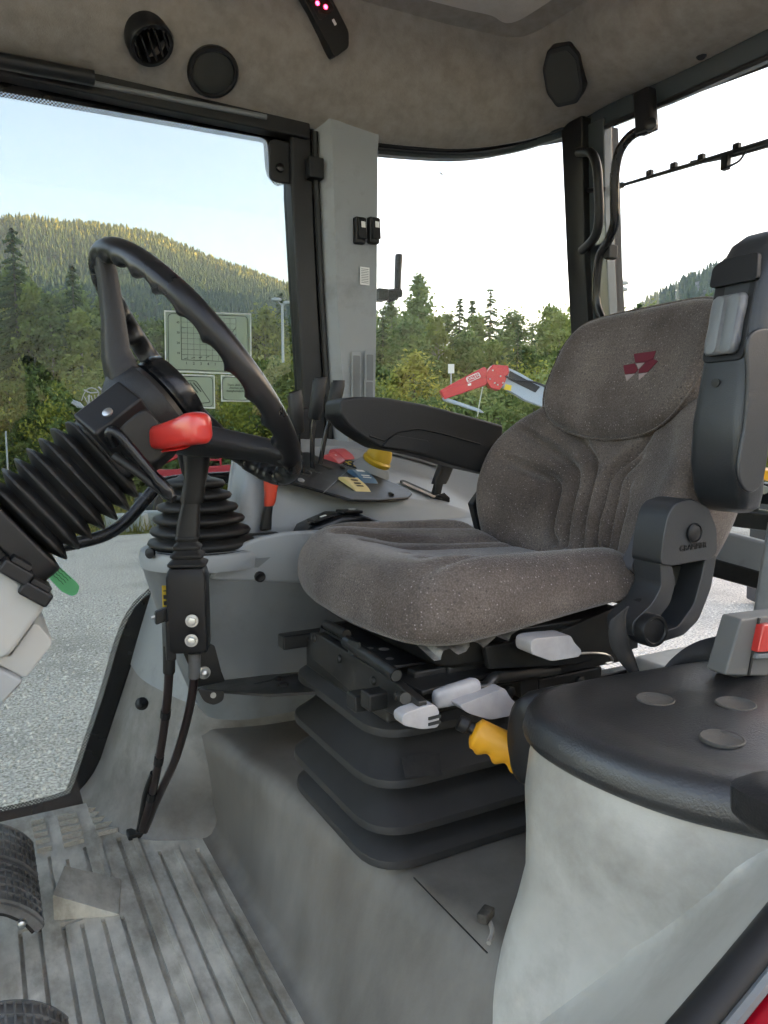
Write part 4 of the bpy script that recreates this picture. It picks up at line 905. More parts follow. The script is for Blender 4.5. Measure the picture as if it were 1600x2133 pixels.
# ================================================================== PEDALS
def pedal(y0, y1, xc, zc, rad, a0, a1, label, trn=6):
    t = thing('pedal', label, 'pedal', (xc, (y0 + y1) / 2, .0))
    def at(a, y, dr=0): return V((xc + (rad + dr) * _c(R(a)), y, zc + (rad + dr) * _s(R(a))))
    n_ = 14; yy = [y0, y0 + .006, y1 - .006, y1]
    rings = []
    for i in range(n_ + 1):
        a = a0 + (a1 - a0) * i / n_
        rings.append([at(a, y0, -.014), at(a, y0, -.002), at(a, y0 + .005, 0), at(a, y1 - .005, 0), at(a, y1, -.002), at(a, y1, -.014)])
    mk('pad', loft(rings), pedalm, t, ang=50)
    gs = []
    nb = int((y1 - y0) / .024)
    for k in range(nb + 1):
        y = y0 + .006 + (y1 - y0 - .012) * k / nb
        rr = []
        for i in range(n_ + 1):
            a = a0 + 3 + (a1 - a0 - 6) * i / n_; rr.append([at(a, y - .002, -.001), at(a, y - .0015, .0035), at(a, y + .0015, .0035), at(a, y + .002, -.001)])
        gs.append(loft(rr))
    m_ = int(rad * R(a1 - a0) / .011)
    for k in range(m_ + 1):
        a = a0 + 4 + (a1 - a0 - 8) * k / m_; tt = V((-_s(R(a)), 0, _c(R(a)))); nn = V((_c(R(a)), 0, _s(R(a))))
        gs.append(obox(at(a, (y0 + y1) / 2, .001), tt, (0, 1, 0), nn, (.0025, y1 - y0 - .014, .004)))
    tr = mk('tread', join(*gs), pedalm, t, flat=True); tr['kind'] = 'stuff'
    mk('back_plate', loft([[at(a0 + (a1 - a0) * i / 8, y0 + .004, -.0145), at(a0 + (a1 - a0) * i / 8, y1 - .004, -.0145), at(a0 + (a1 - a0) * i / 8, y1 - .004, -.02), at(a0 + (a1 - a0) * i / 8, y0 + .004, -.02)] for i in range(9)]), blacks, t)
    mk('arm', tube([at((a0 + a1) / 2, (y0 + y1) / 2, -.02), V((xc - .1, (y0 + y1) / 2, zc + .05)), V((xc - .35, (y0 + y1) / 2, .32))], .012, 8), blacks, t)
    mk('bolt', lathe([(.007, 0), (.006, .006), (.003, .008)], at(a0 + 16, y0 - .0005, -.017), (0, -1, 0), 8), steel, t)
    return t
pedal(1.16, 1.28, -.055, .01, .118, 26, 105, 'brake pedal with ribbed rubber tread, the nearer of the joined pair')
pedal(1.29, 1.41, -.055, .01, .118, 26, 105, 'brake pedal with ribbed rubber tread, the farther one by the door')
pedal(.83, .955, -.03, .01, .105, 28, 115, 'rubber-treaded clutch pedal in the bottom left corner')
# ================================================================== DRIVER'S SEAT
SY = .95
seat = thing('driver_seat', 'driver seat in speckled grey-brown fabric on black folded bellows', 'seat', (.6, SY, .225))
# cushion ---------------------------------------------------------------
co = rpoly([V((SY - .24, .805)), V((SY - .243, .55)), V((SY - .225, .44)), V((SY - .1, .415)), V((SY + .1, .425)), V((SY + .225, .465)), V((SY + .243, .55)), V((SY + .235, .80)), V((SY + .12, .83)), V((SY - .12, .83))], [.05, .08, .09, .06, .06, .09, .08, .05, .03, .03], 6)
def dens(o, step=.007):
    out = []
    for i in range(len(o)):
        a, b = o[i], o[(i + 1) % len(o)]; n_ = max(1, int((b - a).length / step))
        for k in range(n_): out.append(a.lerp(b, k / n_))
    return out
co = [(p.x, p.y) for p in dens(co)]
def mirror(pts): return [(2 * SY - y, x) for y, x in pts]
cg = [[(SY + .135, .50), (SY + .115, .58), (SY + .095, .68), (SY + .09, .80)], [(SY + .07, .52), (SY + .055, .62), (SY + .045, .80)], [(SY + .19, .47), (SY + .17, .60), (SY + .155, .80)]]
cg += [mirror(g) for g in cg]
def cfn(y, x, e):
    Rr = .062
    z = .642 - .5 * max(0, x - .55) * .06
    val = sm((x - .44) / .16) * math.exp(-((y - SY) / .15) ** 4) * .032
    z -= val
    z += .004 - .020 * sm((.54 - x) / .13) ** 1.2
    for g in cg:
        d = pathd((y, x), g); z -= .010 * math.exp(-(d / .010) ** 2) * sm((x - .44) / .08)
    if e < Rr: z -= .058 * (1 - math.sqrt(max(0, 1 - ((Rr - e) / Rr) ** 2)))
    return (x, y, z)
def cback(y, x, s):
    bz = .538 + max(0, x - .5) * .12; ze = .580 - .020 * sm((.54 - x) / .13) ** 1.2; t = min(1, (1 - s) / .12)
    return (x, y, ze - (ze - min(bz, ze - .01)) * math.sqrt(max(0, 1 - (1 - t) ** 2)))
mk('cushion', pad(co, (SY, .62), cfn, 46, cback), fab, seat, ang=180)
# backrest ----------------------------------------------------------------
B0 = V((.862, SY, .57)); BV = V((_s(R(23)), 0, _c(R(23)))); BN = V((-_c(R(23)), 0, _s(R(23)))); BU = V((0, 1, 0))
hw = [(-.03, .165), (.0, .20), (.05, .225), (.10, .239), (.16, .244), (.21, .238), (.26, .216), (.30, .19), (.34, .170), (.40, .165), (.435, .154), (.455, .125), (.466, .07)]
bo = [V((w_, v_)) for v_, w_ in hw]; bo = bo + [V((-p.x, p.y)) for p in reversed(bo)]
bo = [(p.x, p.y) for p in dens([V((p.x, p.y)) for p in spline([p.to_3d() for p in bo], 4, closed=True)], .006)]
def topx(q): return (900 + .4375 * q[0], 450 + .4375 * q[1])
def buv(px, py, off=.02):
    p = P(px, py, pl=(B0 + BN * off, BN)) - B0; return (p.dot(BU), p.dot(BV))
gz = [[(360, 1170), (520, 1225), (575, 1280), (560, 1380), (535, 1490), (550, 1535)],
      [(410, 1010), (560, 1110), (640, 1180), (655, 1260), (625, 1400), (600, 1540)],
      [(560, 880), (610, 970), (700, 1090), (735, 1170), (720, 1280), (690, 1430), (665, 1600)],
      [(1060, 960), (960, 1080), (850, 1170), (800, 1250), (780, 1360), (750, 1470), (735, 1600)],
      [(1030, 1085), (900, 1190), (860, 1260), (840, 1380), (800, 1560)],
      [(985, 1250), (920, 1280), (905, 1380), (870, 1510), (850, 1590)]]
gz = [[buv(*topx(q)) for q in g] for g in gz]
gz = [[(p.x, p.y) for p in spline([V((a, b, 0)) for a, b in g], 4)] for g in gz]
def wing(u, v):
    h = .24; return .085 * min(1.2, abs(u) / h) ** 2.6 * (1 - .45 * sm((v - .24) / .14))
def bfn(u, v, e):
    Rr = .055; w_ = wing(u, v) - .02 * math.exp(-((v - .1) / .12) ** 2) * 0 + .012 * math.exp(-((v - .1) / .1) ** 2)
    for g in gz:
        d = pathd((u, v), g); w_ -= .022 * math.exp(-(d / .0085) ** 2) * sm((e - .012) / .05) * sm((math.hypot(u - g[0][0], v - g[0][1]) - .004) / .05)
    # valley between bolster and centre
    if e < Rr: w_ -= .05 * (1 - math.sqrt(max(0, 1 - ((Rr - e) / Rr) ** 2)))
    return B0 + BU * u + BV * v + BN * w_
def bback(u, v, s):
    t = min(1, (1 - s) / .12); k = math.sqrt(max(0, 1 - (1 - t) ** 2))
    return B0 + BU * u + BV * v + BN * ((wing(u, v) - .05) * (1 - k) + -.085 * k)
mk('backrest', pad(bo, (0, .2), bfn, 60, bback), fab, seat, ang=180)
ho = [(-.145, .262), (-.09, .238), (0, .228), (.09, .238), (.145, .262), (.168, .31), (.172, .37), (.166, .42), (.143, .455), (.09, .472), (0, .477), (-.1, .474), (-.155, .455), (-.18, .42), (-.186, .37), (-.18, .31)]
ho = [(p.x, p.y) for p in dens([V((p.x, p.y)) for p in spline([V((a, b, 0)) for a, b in ho], 4, closed=True)], .006)]
def hfn(u, v, e):
    Rr = .028; w_ = wing(u, v) + .022 + .006 * math.exp(-((v - .36) / .08) ** 2)
    if e < Rr: w_ -= .026 * (1 - math.sqrt(max(0, 1 - ((Rr - e) / Rr) ** 2)))
    return B0 + BU * u + BV * v + BN * w_
hp = mk('head_pad', pad(ho, (0, .355), hfn, 34, lambda u, v, s: B0 + BU * u + BV * v + BN * (wing(u, v) - .004 - .036 * min(1, (1 - s) / .07))), fab, seat, ang=180)
mk('pad_piping', tube([hfn(a, b, .012) + BN * -.011 + (V((0, 0, 0))) for a, b in [(p[0] * 1.0, p[1]) for p in ho]], .0018, 6, closed=True), fab, seat)
logo_r = mat('emblem_red', (.14, .008, .018), .8, bump=.4, bs=600, bdist=.0005); logo_w = mat('emblem_pale', (.33, .25, .24), .8, bump=.4, bs=600, bdist=.0005)
def emblem(zp, m_, nm):
    q = [buv(*topx(z_), .05) for z_ in zp]
    pts = [hfn(a, b, .2) + BN * .0008 for a, b in q]
    mk(nm, slab(pts, BN * .0008), m_, hp, flat=True)
emblem([(922, 630), (1030, 617), (1018, 655), (978, 672), (930, 672)], logo_r, 'emblem_piece')
emblem([(872, 686), (928, 676), (942, 706), (928, 722), (880, 728)], logo_r, 'emblem_piece')
emblem([(982, 672), (1020, 656), (1042, 668), (990, 718), (946, 722), (946, 708)], logo_r, 'emblem_piece')
emblem([(935, 677), (974, 673), (945, 704)], logo_w, 'emblem_piece'); emblem([(880, 731), (927, 725), (886, 760)], logo_w, 'emblem_piece'); emblem([(946, 726), (990, 721), (945, 756)], logo_w, 'emblem_piece')
# far armrest --------------------------------------------------------------
ao = rpoly([V((*q, 0)) for q in ((708, 862), (710, 834), (735, 826), (800, 827), (900, 845), (1050, 886), (1040, 992), (960, 974), (900, 955), (850, 943), (795, 934), (758, 912), (728, 890))], [6, 10, 14, 30, 40, 8, 8, 40, 30, 12, 12, 16, 12], 4)
armr = mk('far_armrest', slab([P(p.x, p.y, Y=1.205) for p in ao], (0, .07, 0)), grain, seat, bev=.009, seg=4)
mk('armrest_lever', slab(rpoly([P(*q, Y=1.20) for q in ((795, 930), (822, 906), (895, 918), (897, 938), (885, 945), (830, 935))], .008, 3), (0, .03, 0)), grain, armr, bev=.005)
mk('armrest_groove', tube([P(*q, Y=1.204) for q in ((770, 908), (800, 918), (830, 900), (870, 893), (920, 903), (1000, 925))], .0016, 5), rubber, armr)
mk('armrest_bracket', slab([P(*q, Y=1.21) for q in ((985, 1050), (1020, 1000), (1060, 1000), (1040, 1110), (1000, 1110))], (0, .02, 0)), black, seat, bev=.003)
# near armrest, folded up -----------------------------------------------------
sec = []
for y, l, r, dx, dy in ((1062, 1474, 1530, .025, .05), (1050, 1452, 1536, .04, .07), (1020, 1436, 1540, .05, .08), (960, 1428, 1543, .055, .084), (880, 1432, 1548, .062, .084), (780, 1448, 1556, .075, .084), (690, 1462, 1562, .088, .084), (600, 1478, 1568, .1, .083), (550, 1490, 1572, .105, .078), (515, 1512, 1575, .1, .066), (494, 1545, 1580, .08, .045), (488, 1575, 1588, .05, .02)):
    a = P(l, y, Y=.695); b = V((a.x + .002, .695 - dy, a.z))
    ctr = (a + b) / 2 + V((dx / 2, 0, 0))
    sec.append(ring3(rrect(dx, dy, min(dx, dy) * .3, 4), ctr, (1, 0, 0), (0, 1, 0)))
arml = mk('near_armrest', loft(sec), armm, seat, ang=60)
A = lambda x, y, off: P(x, y, Y=.66) + V((off, 0, 0))
ia, ib = P(1513, 612, Y=.655), P(1500, 738, Y=.655)
fx = [P(1480, yy, Y=.695).x for yy in (612, 738)]
i0, i1 = V((P(1478, 615, Y=.695).x - .0, .657, ia.z)), V((P(1456, 735, Y=.695).x - .0, .657, ib.z))
axd = (i0 - i1).normalized()
mk('handle_recess', slab(ring3(rrect(.062, (i0 - i1).length + .035, .01, 3), (i0 + i1) / 2 + axd * .008 + V((.006, 0, 0)), (0, 1, 0), axd), (-.0085, 0, 0)), black, arml, bev=.003)
insg = mat('worn_grey_grip', (.10, .10, .105), .38, col2=(.17, .17, .172), ns=30, bump=.2, bs=300, bdist=.0005)
ins = []
for f, w_, d_ in ((0, .040, .008), (.06, .046, .015), (.2, .048, .016), (.5, .046, .016), (.8, .048, .016), (.94, .046, .015), (1, .038, .008)):
    ins.append(ring3(rrect(w_, d_, d_ * .4, 4), i1.lerp(i0, f) + V((-.006, 0, 0)), (0, 1, 0), (1, 0, 0)))
mk('handle_grip', loft(ins), insg, arml, ang=60)
for k in (-1, 1): mk('grip_dimple', loft([ring3(rrect(.016 * s_, .075 * s_, .008 * s_, 4), (i0 + i1) / 2 + V((-.0142 - o_, k * .011, 0)), (0, 1, 0), axd) for s_, o_ in ((1, 0), (.8, .0012))]), greyd, arml, ang=70)
mk('arch_cap', slab(ring3(rpoly([(-.035, -.016), (.035, -.016), (.035, .012), (.02, .02), (-.03, .02)], .006, 3), i0 + axd * .03 + V((-.001, 0, 0)), (0, 1, 0), axd), (-.008, 0, 0)), black, arml, bev=.003)
mk('arm_screw', lathe([(.0055, 0), (.0055, .0025), (.003, .003)], P(1484, 797, Y=.66) + V((.007, 0, 0)), (-1, -.3, 0), 12), inkd, arml)
sp_ = []
for x, y in ((1553, 700), (1550, 800), (1545, 880), (1536, 930), (1530, 980), (1538, 1012), (1556, 1026), (1578, 1010), (1590, 960), (1600, 860), (1610, 760), (1605, 690)):
    sp_.append(P(x, y, Y=.611))
mk('arm_panel', slab(spline(sp_, 4, closed=True), (0, -.006, 0)), armm, arml, bev=.005, seg=3)
# recliner cover -----------------------------------------------------------------
def plate(nm, q, y, th_, m_, par, b_=.005): return mk(nm, slab(rpoly([P(*p, Y=y) for p in q], .007, 3), (0, th_, 0)), m_, par, bev=b_, seg=3)
rc = plate('recliner_cover', ((1392, 1072), (1405, 1050), (1440, 1038), (1476, 1056), (1494, 1100), (1495, 1150), (1485, 1164), (1400, 1180), (1376, 1176), (1382, 1120)), .66, .05, armm, seat, .008)
plate('recliner_strut', ((1376, 1170), (1400, 1176), (1408, 1215), (1396, 1258), (1372, 1288), (1345, 1332), (1318, 1326), (1318, 1296), (1358, 1258), (1378, 1222)), .664, .045, armm, seat, .008)
plate('recliner_strut', ((1470, 1160), (1494, 1155), (1482, 1225), (1456, 1292), (1424, 1324), (1378, 1338), (1372, 1318), (1412, 1306), (1446, 1258), (1462, 1200)), .664, .04, armm, seat, .006)
plate('side_plate', ((1352, 1088), (1368, 1066), (1400, 1056), (1392, 1130), (1384, 1190), (1376, 1230), (1312, 1186), (1332, 1140)), .712, .02, mat('purple_grey', (.05, .048, .055), .55, bump=.2, bs=600, bdist=.0004), seat, .004)
mk('cover_cap', lathe([(.0135, 0), (.0135, .002), (.0115, .0035), (.0105, .002), (.009, .003), (.001, .0035)], P(1446, 1110, Y=.659), (0, -1, 0), 20), black, rc)
text('GRAMMER', .011, P(1444, 1139, Y=.6595), (.998, 0, .04), (-.04, 0, .998), black, rc, 'embossed_name', depth=.0008)
mk('pivot_knob', lathe([(.021, -.02), (.021, .006), (.0195, .009), (.0165, .009), (.015, .007), (.001, .0075)], P(1356, 1312, Y=.655), (-.1, -1, .05), 24), black, seat)
mk('pivot_hub', lathe([(.02, 0), (.018, .02), (.012, .03)], P(1326, 1268, Y=.70), (0, -1, .2), 20), black, seat)
mk('recliner_pocket', slab([P(*q, Y=.70) for q in ((1398, 1182), (1462, 1172), (1455, 1230), (1410, 1240))], (0, .01, 0)), inkd, seat)
# pan, rails, suspension
mk('seat_pan', loft([[V((p.x, p.y, z)) for p in rpoly([V((.49 + o_, .765 + o_, 0)), V((.82, .755 + o_, 0)), V((.82, 1.15 - o_, 0)), V((.49 + o_, 1.15 - o_, 0))], .03, 4)] for z, o_ in ((.485, .03), (.50, .01), (.54, 0))]), blacks, seat, bev=.003)
mk('pan_skirt', slab([P(*q, Y=.752) for q in ((1010, 1348), (1150, 1322), (1300, 1258), (1330, 1270), (1330, 1350), (1200, 1385), (1020, 1395))], (0, .01, 0)), blacks, seat, bev=.002)
for y0, zz in ((.79, .47), (.83, .455), (1.08, .47)): mk('slide_rail', box((.61, y0, zz), (.42, .026, .022)), blacks, seat, bev=.003)
mk('frame_box', box((.62, .94, .452), (.36, .27, .05)), blacks, seat, bev=.004)
# front panel of the suspension with its open tubular edge
fx = .425
mk('front_panel', slab([P(*q, X=fx) for q in ((646, 1318), (664, 1322), (818, 1418), (872, 1462), (872, 1500), (836, 1500), (730, 1440), (650, 1372))], (.012, 0, 0)), blacks, seat, bev=.002)
mk('top_tray', slab([P(*q, Z=.487) for q in ((668, 1318), (735, 1290), (960, 1330), (1040, 1395), (880, 1440), (815, 1408))], (0, 0, -.006)), blacks, seat, bev=.0015)
p0, p1 = P(722, 1336, X=fx - .004), P(826, 1408, X=fx - .004)
mk('tray_tube', tube([p0, p1], .0085, 12, cap=False), steel if False else blacks, seat); mk('tube_mouth', lathe([(.007, 0), (.001, .0005)], p1, p1 - p0, 12), inkd, seat)
mk('tray_edge', tube([P(680, 1300, X=fx + .01), P(722, 1322, X=fx + .004)], .007, 8), blacks, seat)
mk('edge_window', obox(P(738, 1350, X=fx - .009), (0, -1, .12), (0, .1, 1), (1, 0, 0), (.03, .018, .004)), inkd, seat)
for k in range(5):
    q = ((770, 1350), (800, 1352), (812, 1372), (765, 1375), (790, 1380))[k]
    mk('tray_hole', lathe([(.006 + .002 * (k % 2), 0), (.001, .0004)], P(*q, Z=.4876), (0, 0, 1), 12), palegrey if k < 3 else inkd, seat)
for q in ((655, 1330), (707, 1372), (778, 1418), (828, 1450)): mk('rivet', lathe([(.006, 0), (.005, .003), (.002, .004)], P(*q, X=fx - .001), (-1, 0, 0), 10), blacks, seat)
mk('cross_tube', tube([P(845, 1455, X=fx - .006), P(800, 1425, X=fx + .05)], .007, 10), blacks, seat)
for q, s_ in (((890, 1405), (.05, .02, .02)), ((960, 1395), (.06, .03, .025)), ((1090, 1410), (.03, .03, .05)), ((1180, 1425), (.12, .02, .04)), ((1300, 1410), (.12, .02, .03)), ((940, 1440), (.02, .02, .04))):
    mk('slide_block', box(P(*q, Y=.80), s_), blacks, seat, bev=.003)
for q in ((1060, 1440), (1150, 1400), (1205, 1418), (1245, 1345)): mk('rail_bolt', lathe([(.008, 0), (.008, .005), (.004, .007)], P(*q, Y=.775), (0, -1, 0), 6), blacks, seat)
mk('spring_hook', tube(spline([P(1195, 1362, Y=.745), P(1240, 1360, Y=.745), P(1268, 1365, Y=.745), P(1276, 1378, Y=.745), P(1262, 1382, Y=.745)], 4), .0018, 6), steel, seat)
mk('torn_lining', grid(lambda a, b: V((.47 + .13 * a + .004 * _s(a * 40), .742 + .05 * b, .534 + .012 * a - .012 * (1 - b) * (.5 + .5 * _s(a * 23 + 1)))), 24, 4), mat('dusty_film', (.12, .115, .11), .5, col2=(.3, .28, .26), ns=60), seat)
# bellows: four folds with a thick lip
def bring(z, o_): return [V((p.x, p.y, z)) for p in rpoly([V((.425 + o_, .80 + o_, 0)), V((.80 - o_, .80 + o_, 0)), V((.80 - o_, 1.115 - o_, 0)), V((.425 + o_, 1.115 - o_, 0))], max(.02, .062 - o_), 7)]
zl = (.412, .346, .284, .234)
prev = (.49, .035)
for k, z in enumerate(zl):
    o_ = (0, -.006, -.008, -.004)[k]
    rs = [bring(prev[0], prev[1])] if k == 0 else [bring(zl[k - 1] - .012, .05)]
    rs += [bring(z + .020, o_ + .022), bring(z + .004, o_ + .001), bring(z, o_), bring(z - .006, o_), bring(z - .0075, o_ + .004)]
    rs += [bring(z - .012, .05)]
    mk('bellows_fold', loft(rs, cap=False), bellm, seat, ang=18)
wl = P(850, 1607, Y=.80); mk('faded_label', slab([P(*q, pl=(P(860, 1598, Y=.792), V((0, -.62, .78)))) for q in ((835, 1575), (915, 1570), (920, 1615), (845, 1620))], V((0, -.62, .78)) * .0008), mat('faded_print', (.011, .011, .0115), .7, col2=(.02, .02, .02), ns=120), seat)
# pale adjusting levers
def paddle(q, y, th_, nm='adjusting_paddle', m_=palegrey): return mk(nm, slab(rpoly([P(*p, Y=y) for p in q], .006, 3), (0, th_, 0)), m_, seat, bev=.004, seg=3)
paddle(((1106, 1336), (1118, 1330), (1190, 1323), (1196, 1338), (1213, 1356), (1208, 1368), (1150, 1378), (1106, 1362)), .70, .03)
paddle(((955, 1470), (1052, 1432), (1062, 1452), (1085, 1474), (1080, 1488), (1022, 1500), (975, 1486)), .705, .03)
dd_ = paddle(((837, 1492), (848, 1484), (890, 1470), (908, 1468), (916, 1482), (915, 1516), (880, 1520), (838, 1511)), .70, .02)
for q in ((905, 1494), (905, 1506)): mk('paddle_slot', obox(P(*q, Y=.6995), (1, 0, .03), (0, 0, 1), (0, 1, 0), (.016, .0035, .002)), inkd, dd_)
paddle(((1374, 1292), (1390, 1258), (1414, 1252), (1422, 1240), (1428, 1262), (1431, 1276), (1424, 1287), (1384, 1311)), .70, .012)
a, b = P(904, 1458, Y=.735), P(994, 1432, Y=.73)
axx = (b - a).normalized(); nv = axx.cross(V((0, 1, 0))).normalized()
mk('lever_grip', loft([ring3(rrect(.018 * s_, .026 * s_, .008 * s_, 4), a.lerp(b, f), (0, 1, 0), nv) for f, s_ in ((0, .5), (.06, .85), (.4, 1), (.9, 1.05), (1, .9))]), palegrey, seat, ang=60)
mk('lever_rod', tube(spline([b, P(1012, 1430, Y=.73), P(1030, 1412, Y=.735), P(1060, 1408, Y=.745), P(1160, 1395, Y=.77)], 5), .0075, 10), blacks, seat)

# lap belt hanging at the recliner
belt = mat('belt_webbing', (.025, .025, .026), .75, bump=.5, bs=700, bdist=.0006)
hb_ = thing('seat_belt_strap', 'black webbing belt hanging down beside the recliner cover', 'seat belt', P(1300, 1400, Y=.665))
bl_, br_ = [(1270, 1292), (1268, 1320), (1274, 1350), (1292, 1380), (1318, 1408)], [(1308, 1262), (1300, 1290), (1306, 1330), (1320, 1370), (1334, 1412)]
L_ = spline([P(*q, Y=.672) for q in bl_], 4); R_ = spline([P(*q, Y=.66 + .004 * k) for k, q in enumerate(br_)], 4)
mk('webbing', loft([L_, R_], cap=False, closed=False), belt, hb_, solid=.002)
mk('webbing_fold', tube(R_, .0016, 6), belt, hb_)

# ================================================================== LEFT FENDER WITH THE PASSENGER PAD
fen = thing('left_fender', 'smooth pale grey inner fender rising from the floor in the foreground', 'fender', (.6, .45, .2))
po = rpoly([V((.488, .60)), V((.535, .65)), V((.64, .660)), V((.80, .645)), V((.98, .58)), V((1.1, .45)), V((1.1, .12)), V((.80, .17)), V((.66, .25)), V((.55, .345)), V((.497, .43)), V((.48, .52))], [.05, .05, .1, .1, .1, .1, .1, .1, .1, .1, .1, .06], 6)
po = [(p.x, p.y) for p in dens(po, .01)]
fcx, fcy = .72, .42
def ins_(s, z, sh=0):
    out = []
    for x, y in po:
        dx, dy = x - fcx, y - fcy; L = math.hypot(dx, dy)
        out.append(V((fcx + dx * (1 + s / L), fcy + dy * (1 + s / L), z)))
    return out
fr = []
for z, s in ((.468, -.012), (.45, -.008), (.41, -.006), (.37, -.012), (.32, -.018), (.28, -.014), (.24, -.008), (.2, -.002), (.15, .006), (.1, .012), (.0, .02)):
    fr.append([p + V((-.03 * sm((.34 - z) / .3) * sm((.5 - p.y) / .15), -.03 * sm((.36 - z) / .3) * sm((.45 - p.y) / .15), 0)) + V((-.03, .008, 0)) * sm((.47 - z) / .34) * sm((p.y - .44) / .14) * sm((.75 - p.x) / .2) for p in ins_(s, z)])
fbo = mk('fender_body', loft(fr), fender, fen, ang=60)
from mathutils.bvhtree import BVHTree
_g = loft(fr); fbv = BVHTree.FromPolygons([V(v) for v in _g[0]], _g[1])
def onb(px, py, out=0):
    h = fbv.ray_cast(CAM, ray(px, py).normalized()); p = h[0] if h[0] is not None else P(px, py, X=.46)
    return p - ray(px, py).normalized() * out
cpx = ((1640, 1745), (1590, 1790), (1500, 1865), (1400, 1945), (1290, 2030), (1190, 2105), (1100, 2170))
cr_ = spline([onb(*q, .001) for q in cpx], 4); inn_ = spline([onb(q[0] - 45, q[1] - 50, -.004) for q in cpx], 4); inm_ = spline([onb(q[0] - 14, q[1] - 16, -.001) for q in cpx], 4)
se_ = spline([P(*q, Y=yy) for q, yy in (((1700, 1800), .305), ((1640, 1862), .303), ((1540, 1985), .30), ((1440, 2104), .30), ((1340, 2220), .30), ((1240, 2340), .30), ((1140, 2460), .30))], 4)
mid = [a.lerp(b, .5) + V((-.004, -.006, .0)) for a, b in zip(cr_, se_)]
flr = [spline([q0, q1, q2.lerp(q4, .12), q3, q4, q4 + V((.008, -.004, -.03))], 5) for q0, q1, q2, q3, q4 in zip(inn_, inm_, cr_, mid, se_)]
mk('sill_flare', loft(flr, cap=False, closed=False), fender, fen, ang=180)
mk('door_seal', tube([p + V((-.004, -.012, .006)) for p in se_], .0125, 10), rubber, fen)
mk('seal_lip', tube([p + V((-.008, -.026, .002)) for p in se_], .005, 8), greyd, fen)
mk('outer_fender', loft([[p + V((.0, -.01, -.01)) for p in se_], [p + V((-.006, -.034, -.002)) for p in se_], [p + V((-.008, -.044, -.001)) for p in se_], [p + V((-.01, -.08, -.006)) for p in se_], [p + V((-.012, -.14, -.03)) for p in se_], [p + V((-.012, -.2, -.12)) for p in se_]], cap=False, closed=False), redbody, fen, ang=60)

pad_t = thing('passenger_pad', 'shiny black padded cushion on top of the grey fender', 'seat pad', (.7, .42, .45))
def pfn(x, y, e):
    z = .508; Rr = .028
    z += .004 * _s(x * 19 + 1) * _s(y * 17) * min(1, e / .05)
    z -= .006 * sm((e - .04) / .05)
    if e < Rr: z -= .028 * (1 - math.sqrt(max(0, 1 - ((Rr - e) / Rr) ** 2)))
    return (x, y, z)
mk('cushion', pad([(x, y) for x, y in po], (fcx, fcy), pfn, 26, lambda x, y, s: (x, y, .479 - .014 * math.sqrt(max(0, 1 - (1 - min(1, (1 - s) / .06)) ** 2)))), padm, pad_t, ang=180)
worn = mat('worn_disc', (.06, .055, .048), .75, bump=.5, bs=500, bdist=.0008)
for q, rr in (((1365, 1445), .021), ((1533, 1460), .021), ((1505, 1527), .021), ((1480, 1418), 0)):
    if rr:
        c = P(*q, Z=.5085); mk('recessed_disc', lathe([(rr, -.004), (rr, .001), (rr - .0015, .0018), (rr - .003, .0008), (.001, .0008)], V((c.x, c.y, pfn(c.x, c.y, .2)[2])), (0, 0, 1), 28), worn, pad_t)
mk('corner_block', loft([ring3(rrect(.05 * s_, .05 * s_, .015, 3), P(1618, y_, Y=.31), (1, 0, 0), (0, 1, 0)) for y_, s_ in ((1630, .6), (1645, 1), (1700, 1), (1730, .7))]), grain, pad_t, ang=60)
mk('rear_shelf', box((1.02, .62, .40), (.36, .36, .12)), fender, fen, bev=.02, seg=4)
# belt buckle
bk = thing('belt_buckle', 'grey belt buckle sleeve with a red release button on the black pad', 'belt buckle', P(1545, 1405, Y=.55))
bq = [P(*q, Y=.555) for q in ((1545, 1290), (1640, 1278), (1625, 1410), (1510, 1408))]
mk('sleeve', slab(bq, (.004, .03, 0)), mat('buckle_sleeve', (.11, .11, .105), .6, bump=.3, bs=400, bdist=.0005), bk, bev=.003)
mk('sleeve_ridge', tube([P(1582, 1287, Y=.554), P(1560, 1406, Y=.554)], .002, 6), blacks, bk)
mk('button', slab([P(*q, Y=.545) for q in ((1592, 1302), (1640, 1300), (1632, 1356), (1580, 1360))], (0, .012, 0)), redp, bk, bev=.002)
mk('button_frame', slab([P(*q, Y=.547) for q in ((1580, 1362), (1632, 1358), (1630, 1372), (1576, 1374))], (0, .012, 0)), greyd, bk, bev=.002)
mk('strap_stub', slab([P(*q, Y=.565) for q in ((1505, 1405), (1610, 1408), (1605, 1425), (1560, 1418))], (0, .02, 0)), belt, bk, bev=.002)
lp = thing('belt_loop', 'black belt strap looping up behind the pad to the buckle', 'seat belt', P(1400, 1400, Y=.66))
e1 = spline([P(1376, 1402, Y=.66), P(1400, 1372, Y=.66), P(1436, 1344, Y=.655), P(1480, 1328, Y=.64), P(1545, 1318, Y=.60)], 5)
e2 = spline([P(1384, 1404, Y=.66), P(1420, 1388, Y=.655), P(1460, 1382, Y=.64), P(1500, 1388, Y=.62), P(1535, 1400, Y=.585)], 5)
mk('webbing', loft([e1, e2], cap=False, closed=False), belt, lp, solid=.002)

